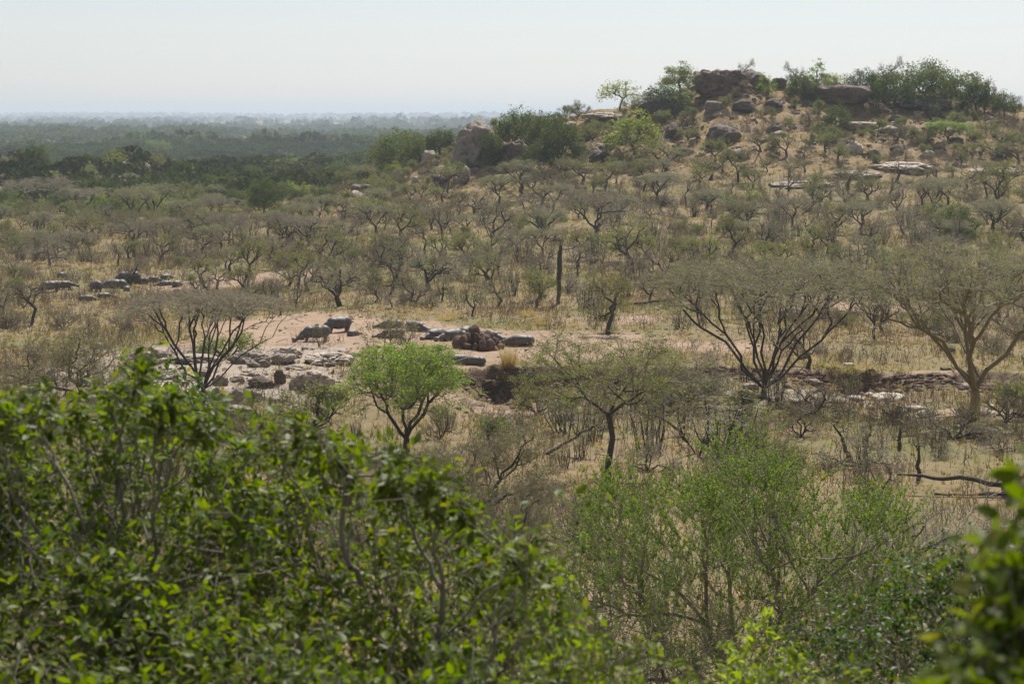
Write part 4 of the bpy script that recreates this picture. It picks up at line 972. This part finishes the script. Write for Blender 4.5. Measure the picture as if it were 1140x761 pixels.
g = np.array(G(622, 338)); bent('snag', [g-[0, 0, .2], g+[0, 0, 3], g+[.1, 0, 5.5], g+[.25, 0, 7.4]], [.22, .3, .34, .2], branches=7, bl=1.8, br=.07, label='tall thick black snag standing among trees on the lower slope', lm='tall black snag')
g = np.array(G(150, 286)); bent('snag', [g-[0, 0, .2], g+[-.2, 0, 2], g+[-.1, 0, 4.4]], [.4, .3, .15], branches=6, bl=2, br=.08, label='thick dark snag on the left plain above the hippo herd', lm='dark snag above the herd')
for (a, b, lab, mt) in (((878, 330), (960, 318), 'grey fallen trunk lying on the grass right of the great umbrella crown', 'bark_grey'), ((1070, 268), (1084, 266), 'short pale log on the right slope beside the dark upright bush', 'bark_grey'), ((760, 292), (800, 272), 'bleached dead branch propped against the green slope tree', 'bark_bleached'), ((893, 240), (925, 214), 'dark fallen tree sprawling on the right slope', 'bark_dark'), ((800, 250), (840, 240), 'dark fallen branch on the slope below the hill', 'bark_dark'), ((595, 248), (612, 232), 'bleached fallen branch below the many stemmed tree', 'bark_bleached'), ((168, 396), (196, 418), 'pale bleached branch beside the left umbrella tree', 'bark_bleached'), ((1040, 242), (1105, 238), 'low grey log lying in grass near the right edge', 'bark_grey'), ((700, 340), (770, 352), 'long dark limb lying low left of the great umbrella tree', 'bark_dark')):
    p = np.array(G(*a, .15)); q = np.array(AT(b[0], b[1], p[1]+1.0)); q[2] = max(q[2], float(Z(q[0], q[1]))+.15); bent('fallen_limb', [p, (p+q)/2+[0, 0, .25], q], [.16, .12, .05], mt, branches=5, bl=1.3, br=.05, label=lab)
# tall grass clumps on the cut bank
def tallgrass(px, py, w, h, lab, n=260):
    x, y, z = at(px, py, 150.); a = R.uniform(0, 6.28, n); r = w*.25*np.sqrt(R.random(n)); B = np.stack([r*np.cos(a), r*np.sin(a), 0*a-.1], -1)
    D = np.stack([np.cos(a)*R.random(n)*w*.5+R.normal(size=n)*w*.15, np.sin(a)*R.random(n)*w*.5, h*R.uniform(.15, 1.1, n)], -1); s = unit(n)*.03; s[:, 2] = 0
    V = np.stack([B-s, B+s, B+D], 1).reshape(-1, 3); me = build('tall_grass', V, [np.arange(3*n).reshape(-1, 3)], ['grass'])
    props(mobj('tall_grass_clump', me, None, (x, y, z)), lab, 'grass clump'); HAND.append((x, y, 1))
tallgrass(566, 410, 2.2, 2.5, 'tallest dry grass clump on the lip of the cut bank', 420)
tallgrass(588, 352, 2.6, 1.2, 'dry grass clump behind the big lying hippo')
tallgrass(602, 362, 2.8, 1.4, 'dry grass clump on bare soil up from the big lying hippo')
tallgrass(497, 356, 3, 1.2, 'dry grass clump behind the row of hippos left of the mound')
tallgrass(510, 385, 1.6, .9, 'low dry grass clump at the left foot of the termite mound')
tallgrass(1080, 468, 2.2, 2.4, 'tall dry grass clump at the foot of the great tan trunk', 320)

def lip(n):
    x = R.uniform(-11, 46, n); x = x[R.random(n) < np.clip(.5+2*vn(x/3.3, 6.), 0, 1)]; n = len(x); by = bank_y(x); y = by+R.normal(size=n)*.9-.2; z = Z(x, y); m = 9
    b = np.repeat(np.stack([x, y, z], -1), m, 0); q = len(b); b[:, 0] += R.normal(size=q)*.3; hh = R.uniform(.15, .9, (q, 1)); d = R.normal(size=(q, 3)); d[:, 1] -= .8; d[:, 2] = R.uniform(-.5, 1.2, q)
    s_ = np.stack([np.ones(q), 0*np.ones(q), 0*np.ones(q)], -1)*.04; V = np.stack([b-s_, b+s_, b+d*hh*.7], 1).reshape(-1, 3)
    props(mobj('bank_grass', build('bank_grass', V, [np.arange(3*q).reshape(-1, 3)], ['grass_green'])), 'dry grass and roots hanging over the lip of the cut bank', kind='stuff')
lip(650)
# dark spiky candelabra tree on the left plain
def candelabra():
    x, y, z = at(292, 228, 400.); n = 150; T = dome(n, 8.5, 4.6, 1.0, .2, .2); T[:, 2] += 1.2*np.exp(-((T[:, 0]-2)/1.2)**2)
    S = skel((0, 0, -.3), T, .05, .35, .4, .1, 7, (0, 0, .5)); B = np.repeat(T, 4, 0); E = B+np.stack([R.normal(size=n*4)*.25, R.normal(size=n*4)*.25, R.uniform(.5, 1.3, n*4)], -1)
    tw = np.hstack([B, E, np.full((n*4, 1), .11), np.full((n*4, 1), .08)])
    V, Q = tubes(S, 6); tm = build('candelabra_trunk', V, [Q], ['bark_dark']); V, Q = tubes(tw, 5); cm = build('candelabra_crown', V, [Q], ['leaf_blue'])
    plant('candelabra_tree', (tm, cm), (x, y, z), label='dark blue green candelabra tree with upright fingers in the left valley', cat='tree'); HAND.append((x, y, 5)); LM.append((292, 212, 'candelabra tree'))
candelabra()

# ================================================================== FILL: repeats over the slope
ORD = ['nearest', 'second nearest', 'third nearest', 'fourth nearest', 'fifth nearest', 'sixth nearest', 'seventh nearest', 'eighth nearest', 'ninth nearest', 'tenth nearest', 'eleventh nearest', 'twelfth nearest', 'thirteenth nearest', 'fourteenth nearest', 'fifteenth nearest']
PEND = []       # (object, desc, px, py)
def resolve():
    seen = {}
    for o, desc, px, py in PEND:
        dist = [((px-a)**2+(1.6*(py-b))**2, k) for k, (a, b, t) in enumerate(LM)]
        dd, k = min(dist); a, b, t = LM[k]; dx = px-a; dy = (py-b)*1.6
        if abs(dx) > abs(dy): side = 'right of' if dx > 0 else 'left of'
        else: side = 'below' if dy > 0 else 'above'
        seen.setdefault((desc, side, k), []).append((dd, o))
    for (desc, side, k), L_ in seen.items():
        L_.sort(key=lambda t: t[0])
        for i, (dd, o) in enumerate(L_):
            if len(L_) == 1: o['label'] = f'{desc} standing nearest {side} the {LM[k][2]}' if 'rock' not in desc else f'{desc} lying nearest {side} the {LM[k][2]}'
            else: o['label'] = f'{desc}, {ORD[min(i, 14)]} {side} the {LM[k][2]}'
taken = [(a, b, r) for a, b, r in HAND]
TX = np.array([t[0] for t in taken]); TY = np.array([t[1] for t in taken]); TR = np.array([t[2] for t in taken])
def free(x, y, r):
    return not ((TX-x)**2+((TY-y))**2 < (TR*.75+r)**2).any()
def claim(x, y, r):
    global TX, TY, TR
    TX = np.append(TX, x); TY = np.append(TY, y); TR = np.append(TR, r)
PROT = [(46, 300, 206, 340, 1.), (330, 345, 612, 405, 1.), (160, 385, 400, 460, .8), (880, 400, 1120, 465, .85), (925, 470, 1140, 565, .4), (600, 465, 680, 545, .6), (480, 385, 720, 432, .85), (590, 640, 670, 700, 1.), (600, 540, 740, 620, .8)]
def fill(n, dlo, dhi, key, idx, srange, name, cat, group, descs, rr, dens=None, xlim=.28, tries=40):
    c = 0
    for _ in range(n*tries):
        if c >= n: break
        y = math.sqrt(R.uniform(dlo**2, dhi**2)); x = R.uniform(-xlim, xlim)*y
        if dens is not None and R.random() > dens(x, y): continue
        if not free(x, y, rr): continue
        z = float(Z(x, y)); i = idx[R.integers(len(idx))]; s = R.uniform(*srange)
        px, py = proj(x, y, z); bw, bh = SIZE[key][i]; hw = bw*s*F/y/2; hh = bh*s*F/y
        if any(px+hw > a and px-hw < b_ and py > c_ and py-hh < d_ and R.random() < pr for a, c_, b_, d_, pr in PROT): continue
        o = plant(name, PR[key][i], (x, y, z), R.uniform(0, 6.28), s, sz=s*R.uniform(.85, 1.15), cat=cat, group=group)
        claim(x, y, rr); PEND.append((o, descs[key, i] if isinstance(descs, dict) else descs, px, py-s*2.5*F/y)); c += 1
def dplain(x, y):
    s, f, h = zones(np.array([x]), np.array([y])); return float(np.clip(1.05-1.25*s[0], 0, 1))*(0.0 if (185 < y < 232 and -40 < x < 18) else 1)
BD = {('bare', 0): 'leafless brown thorn tree', ('bare', 1): 'leafless brown thorn tree', ('bare', 2): 'narrow leafless thorn tree', ('bare', 3): 'low forked leafless tree', ('bare', 4): 'leafless grey thorn tree', ('bare', 5): 'slim sparse tree', ('bare', 6): 'wide grey sparse tree', ('bare', 7): 'open branched leafless tree', ('bare', 8): 'low spreading leafless tree', ('bare', 9): 'slender upright leafless tree', ('bare', 10): 'upright many stemmed tree', ('bare', 11): 'thin grey sapling', ('bare', 12): 'grey vase shaped tree',
      ('leafy', 0): 'green thorn tree', ('leafy', 1): 'olive thorn tree', ('leafy', 2): 'green thorn tree', ('leafy', 3): 'flat olive thorn tree', ('leafy', 4): 'flat green thorn tree', ('leafy', 5): 'pale green thorn tree',
      ('bush', 0): 'brown twiggy bush', ('bush', 1): 'brown twiggy bush', ('bush', 2): 'grey twiggy bush', ('bush', 3): 'brown dry leaved bush', ('gbush', 0): 'green bush', ('gbush', 1): 'olive bush', ('gbush', 2): 'bright green bush', ('gbush', 3): 'pale green bush',
      ('thin', 0): 'thicket of thin stems', ('thin', 1): 'thicket of thin stems', ('thin', 2): 'thicket of thin stems', ('flat', 0): 'flat grey thorn tree', ('flat', 1): 'flat olive thorn tree'}
gT = 'leafless thorn trees scattered over the savanna slope'; gL = 'leafy thorn trees scattered over the savanna slope'; gB = 'twiggy bushes scattered over the savanna slope'; gG = 'green bushes scattered over the savanna slope'
fill(46, 105, 182, 'bush', [0, 1, 2, 3], (.6, 1.2), 'twiggy_bush', 'bush', gB, BD, 1.6, None, .25)
fill(24, 105, 185, 'gbush', [0, 1, 3], (.6, 1.1), 'green_bush', 'bush', gG, BD, 1.6, None, .25)
fill(30, 112, 185, 'thin', [0, 2], (.5, .85), 'thicket', 'bush', 'thickets of thin stems', BD, 1.4, None, .25)
fill(165, 236, 430, 'bare', [0, 1, 2, 3, 4, 5, 6, 7, 8, 9, 10, 11, 12, 9, 10, 12], (.6, 1.3), 'leafless_tree', 'tree', gT, BD, 2.9, dplain)
fill(60, 222, 300, 'bare', [2, 5, 7, 9, 10, 11, 12], (.6, 1.0), 'leafless_tree', 'tree', gT, BD, 2.2, dplain)
fill(80, 222, 400, 'thin', [0, 1, 2], (.7, 1.1), 'thicket', 'bush', 'thickets of thin stems', BD, 2.0, dplain)
fill(150, 290, 450, 'leafy', [0, 1, 2, 3, 4, 5], (.55, 1.25), 'thorn_tree', 'tree', gL, BD, 3.0, lambda x, y: dplain(x, y)*(.35+.65*(y-300)/150))
fill(44, 228, 320, 'leafy', [0, 1, 2], (.6, .95), 'thorn_tree', 'tree', gL, BD, 2.6, dplain)
fill(20, 340, 450, 'flat', [0, 1], (.7, 1.1), 'thorn_tree', 'tree', 'flat topped grey thorn trees on the slope', BD, 3.4, dplain)
fill(115, 190, 460, 'bush', [0, 1, 2, 3], (.6, 1.3), 'twiggy_bush', 'bush', gB, BD, 1.5, dplain)
fill(90, 225, 520, 'gbush', [0, 1, 2, 3], (.6, 1.3), 'green_bush', 'bush', gG, BD, 1.5, dplain)
HD = lambda x, y: float(sst(-60, -40, x))
fill(105, 436, 515, 'bush', [0, 1, 2, 3], (.7, 1.5), 'twiggy_bush', 'bush', 'twiggy bushes on the rocky hill', BD, 1.3, HD)
fill(105, 436, 515, 'gbush', [0, 1, 3], (.7, 1.7), 'green_bush', 'bush', 'green bushes on the rocky hill', BD, 1.5, HD)
# trees in the left valley
DD = {('dense', i): 'dark round valley tree' for i in range(4)}; DD.update({('pale', i): 'light green valley tree' for i in range(2)}); DD.update({('leafy', i): 'olive valley thorn tree' for i in range(6)})
LV = lambda x, y: 1.0 if x < -20-(y-430)*.12 else 0.
fill(50, 430, 640, 'leafy', [0, 1, 4, 5], (.9, 1.5), 'valley_tree', 'tree', 'thorn trees in the left valley', DD, 3.6, LV)
fill(95, 430, 800, 'dense', [0, 1, 2, 3], (.5, .95), 'valley_tree', 'tree', 'dark trees in the left valley', DD, 4.0, LV)
fill(65, 420, 760, 'pale', [0, 1], (.5, .9), 'valley_tree', 'tree', 'light green trees in the left valley', DD, 4.0, LV)
# loose rocks
def fill_rocks(n, dlo, dhi, kinds, srange, grp, desc, dens, fl=.6):
    c = 0
    for _ in range(n*60):
        if c >= n: break
        y = math.sqrt(R.uniform(dlo**2, dhi**2)); x = R.uniform(-.27, .28)*y
        if R.random() > dens(x, y): continue
        z = float(Z(x, y)); s = R.uniform(0, 1)**2.2*(srange[1]-srange[0])+srange[0]; k = kinds[R.integers(len(kinds))]
        o = mobj('rock', RK[k][R.integers(len(RK[k]))], None, (x, y, z+s*.12), R.uniform(0, 6.28), (s, s*R.uniform(.6, 1), s*R.uniform(.35, fl)))
        props(o, None, 'rock', grp); px, py = proj(x, y, z); PEND.append((o, desc[k], px, py)); c += 1
fill_rocks(260, 440, 515, ['rock_hill', 'rock_dark', 'rock_pale'], (.35, 2.2), 'loose rocks strewn over the rocky hill', {'rock_hill': 'grey loose hill rock', 'rock_dark': 'dark loose hill rock', 'rock_pale': 'pale loose hill rock'}, HD, .8)
fill_rocks(34, 168, 212, ['slab', 'slab', 'rock_pale', 'rock_pale'], (.3, 1.5), 'rocks of the dry riverbed', {'rock_pale': 'pale riverbed rock', 'slab': 'smooth riverbed rock', 'rock_dark': 'dark riverbed rock'}, lambda x, y: 1. if -44 < x < -13 else 0., .42)
fill_rocks(40, 166, 192, ['rock_pale', 'rock_white', 'rock_dark'], (.2, .8), 'rocks of the dry riverbed', {'rock_pale': 'pale riverbed rock', 'rock_white': 'white riverbed rock', 'rock_dark': 'dark riverbed rock'}, lambda x, y: 1. if x > -5 else 0., .5)
resolve()

# pebbles on the hill and litter on the plain (stuff)
def pebbles(n, name, label, mat, samp, s0, s1):
    x, y = samp(n); z = Z(x, y); v, f = ico(1); s = s0+(s1-s0)*R.random(len(x))**3
    V = (v[None]*(1+.3*R.normal(size=(len(x), len(v), 1)))*s[:, None, None]*np.array([1, 1, .6])+np.stack([x, y, z], -1)[:, None]).reshape(-1, 3)
    Fa = (f[None]+(np.arange(len(x))*len(v))[:, None, None]).reshape(-1, 3); props(mobj(name, build(name, V, [Fa], [mat])), label, kind='stuff')
pebbles(2600, 'hill_scree', 'small broken stones covering the rocky hill', 'rock_hill', lambda n: (R.uniform(-40, 140, n), R.uniform(440, 515, n)), .15, .9)
pebbles(2200, 'ground_litter', 'small stones and clods on the bare soil near the hippos', 'mound', lambda n: (R.uniform(-45, 45, n), R.uniform(160, 250, n)), .05, .28)
def litter(n):
    y = np.sqrt(R.uniform(95**2, 430**2, n)); x = R.uniform(-.28, .28, n)*y; z = Z(x, y)+.06; a = R.uniform(0, 6.28, n); l = R.uniform(.4, 1.6, n)*(y/250)**.3
    p = np.stack([x, y, z], -1); q = p+np.stack([np.cos(a)*l, np.sin(a)*l, R.uniform(0, .4, n)], -1); r = np.full((n, 1), .035)
    V, Q = tubes(np.hstack([p, q, r, r*.5]), 4); props(mobj('stick_litter', build('stick_litter', V, [Q], ['bark_dark'])), 'fallen sticks and twigs littering the savanna ground', kind='stuff')
litter(2600)
def stems(n, lo, hi):
    y = np.sqrt(R.uniform(lo**2, hi**2, n)); x = R.uniform(-.28, .28, n)*y; s_, f_, h_ = zones(x, y); k = R.random(n) < np.clip(1-1.2*s_, .02, 1)*np.clip(fbm(x/10+70, y/10, 3)+.55, 0, 1)
    x, y = x[k], y[k]; m = 7; b = np.repeat(np.stack([x, y, Z(x, y)-.05], -1), m, 0); q = len(b); b[:, :2] += R.normal(size=(q, 2))*.45
    hh = R.uniform(.5, 2.0, (q, 1)); md = b+np.hstack([R.normal(size=(q, 2))*.15*hh, hh*.5]); e = md+np.hstack([R.normal(size=(q, 2))*.22*hh, hh*.5]); f2 = md+np.hstack([R.normal(size=(q, 2))*.35*hh, hh*.35])
    o = np.full((q, 1), .022); V, Q = tubes(np.concatenate([np.hstack([b, md, o, o*.8]), np.hstack([md, e, o*.8, o*.4]), np.hstack([md, f2, o*.6, o*.3])]), 3)
    props(mobj('dry_stems', build('dry_stems', V, [Q], ['stem_dry'])), 'thin dry upright stems and saplings tangled between the trees', kind='stuff')
stems(13000, 100, 430)
pebbles(2600, 'bank_debris', 'crumbled earth and stones fallen below the cut bank', 'mound', lambda n: (lambda x: (x, bank_y(x)-1.2-np.abs(R.normal(size=n))*2.0))(R.uniform(-11, 46, n)), .06, .5)
# low dry scrub between the trees (stuff)
def scrub(n, lo, hi, name, label, leaf, sz, dens, h):
    y = np.sqrt(R.uniform(lo**2, hi**2, n)); x = R.uniform(-.28, .28, n)*y; k = R.random(n) < dens(x, y); x, y = x[k], y[k]; z = Z(x, y); m = 26
    c = np.repeat(np.stack([x, y, z], -1), m, 0); hh = np.repeat(R.uniform(.4, 1.3, len(x)), m)*h; u = unit(len(c)); u[:, 2] = np.abs(u[:, 2])
    C = c+u*(hh*R.uniform(.3, 1, len(c)))[:, None]*np.array([1.2, 1.2, .9]); V, Q = leaves(C, sz, .22, 0, u+unit(len(c))*.5)
    props(mobj(name, build(name, V, [Q], [leaf])), label, kind='stuff')
def dsc(x, y):
    s, f, h = zones(x, y); return np.clip(1-1.4*s, 0, 1)*np.clip(fbm(x/12, y/12, 3)+.6, 0, 1)
scrub(3000, 195, 520, 'dry_scrub', 'low brown twiggy scrub between the trees of the slope', 'leaf_dry', .42, dsc, .9)
scrub(2200, 300, 520, 'green_scrub', 'low olive scrub between the trees of the slope', 'leaf_olive', .36, dsc, .9)

# far woodland (stuff)
def woodland(n, lo, hi, name, label, w, m, cs, p=2., xr=(-.30, .10), leaf='leaf_far'):
    y = (R.uniform(lo**p, hi**p, n))**(1/p); x = R.uniform(*xr, n)*y
    k = ((x < -10-(y-430)*.1) | (y > 700)) & (fbm(x/(y*.07+30)+8, y/(y*.16+60)+3, 3) > R.uniform(-.55, -.12, len(x))); x, y = x[k], y[k]; z = Z(x, y); W = w*R.uniform(.6, 1.4, len(x))
    c = np.repeat(np.stack([x, y, z], -1), m, 0); Wr = np.repeat(W, m)[:, None]; u = unit(len(c)); u[:, 2] = np.abs(u[:, 2])
    C = c+u*Wr*np.array([.5, .5, .38])*R.uniform(.75, 1, (len(c), 1)); C[:, 2] += Wr[:, 0]*.2
    V, Q = leaves(C, cs*Wr, .8, .1); props(mobj(name, build(name, V, [Q], [leaf])), label, kind='stuff')
woodland(4200, 560, 1600, 'valley_woodland', 'dark olive thorn woodland covering the valley floor', 11, 120, .13)
woodland(700, 560, 1600, 'brown_woodland', 'brownish leafless woodland patches on the valley floor', 9, 90, .12, leaf='leaf_far_brown')
woodland(6500, 1600, 5000, 'far_woodland', 'blue hazy woodland stretching across the far plain', 20, 26, .24, 1.4)
woodland(4500, 5000, 20000, 'horizon_woodland', 'hazy woodland reaching the horizon', 38, 12, .4, 1.)

# ================================================================== HAZE
def hazebox():
    x, y0, y1, z0, z1 = 32000, -60, 62000, -140, 62
    v = [(a, b, c) for a in (-x, x) for b in (y0, y1) for c in (z0, z1)]
    f = [(0, 1, 3, 2), (4, 6, 7, 5), (0, 4, 5, 1), (2, 3, 7, 6), (0, 2, 6, 4), (1, 5, 7, 3)]
    me = bpy.data.meshes.new('haze'); me.from_pydata(v, [], f); me.update()
    m, n = nt('haze'); p = N(n, 'ShaderNodeVolumePrincipled', inp={'Color': (.76, .87, 1, 1), 'Density': .00011, 'Anisotropy': .2})
    o = N(n, 'ShaderNodeOutputMaterial'); L(n, p.outputs[0], o.inputs['Volume']); me.materials.append(m)
    props(mobj('haze', me), 'pale blue haze over the plain', kind='stuff')
hazebox()

# ================================================================== LIGHT, SKY, CAMERA
EL, AZ = 53., 14.           # sun height; azimuth to the right of the view direction (behind the scene)
w = bpy.data.worlds.new('World'); SC.world = w; w.use_nodes = True; n = w.node_tree; n.nodes.clear()
sky = N(n, 'ShaderNodeTexSky', sky_type='NISHITA', sun_disc=False, sun_elevation=rad(EL), sun_rotation=rad(AZ), altitude=1200, air_density=1., dust_density=1.6, ozone_density=1.)
hs = N(n, 'ShaderNodeHueSaturation', inp={'Saturation': .36}); L(n, sky.outputs[0], hs.inputs['Color'])
bg = N(n, 'ShaderNodeBackground', inp={'Strength': .08}); L(n, mixc(n, 1., hs.outputs[0], (.99, 1.0, 1.015), 'MULTIPLY'), bg.inputs[0]); o = N(n, 'ShaderNodeOutputWorld'); L(n, bg.outputs[0], o.inputs[0])
sl = bpy.data.lights.new('sun', 'SUN'); sl.energy = 5.0; sl.angle = rad(.6); sl.color = (1, .95, .87)
so = bpy.data.objects.new('sun', sl); COL.objects.link(so)
dv = Vector((math.sin(rad(AZ))*math.cos(rad(EL)), math.cos(rad(AZ))*math.cos(rad(EL)), math.sin(rad(EL))))
so.rotation_euler = dv.to_track_quat('Z', 'Y').to_euler()
cd = bpy.data.cameras.new('camera'); cam = bpy.data.objects.new('camera', cd); COL.objects.link(cam); SC.camera = cam
cam.location = (0, 0, 0); cam.rotation_euler = (rad(90), 0, 0); cd.lens = 70; cd.sensor_width = 36
cd.shift_y = -(380.5-HY)/1140.; cd.clip_start = .1; cd.clip_end = 90000
cd.dof.use_dof = True; cd.dof.focus_distance = 190; cd.dof.aperture_fstop = 6.0
SC.view_settings.view_transform = 'Standard'; SC.view_settings.look = 'None'; SC.view_settings.gamma = 1; SC.view_settings.exposure = .32
c = SC.cycles; c.use_denoising = True; c.denoising_prefilter = 'ACCURATE'; c.denoising_input_passes = 'RGB_ALBEDO_NORMAL'; c.max_bounces = 5; c.diffuse_bounces = 2; c.glossy_bounces = 1; c.transmission_bounces = 3; c.volume_bounces = 0; c.transparent_max_bounces = 4
c.caustics_reflective = False; c.caustics_refractive = False; c.sample_clamp_indirect = 4
print('objects', len(bpy.data.objects), 'labels missing', sum(1 for o in bpy.data.objects if not o.parent and o.type in ('MESH', 'EMPTY') and 'label' not in o))
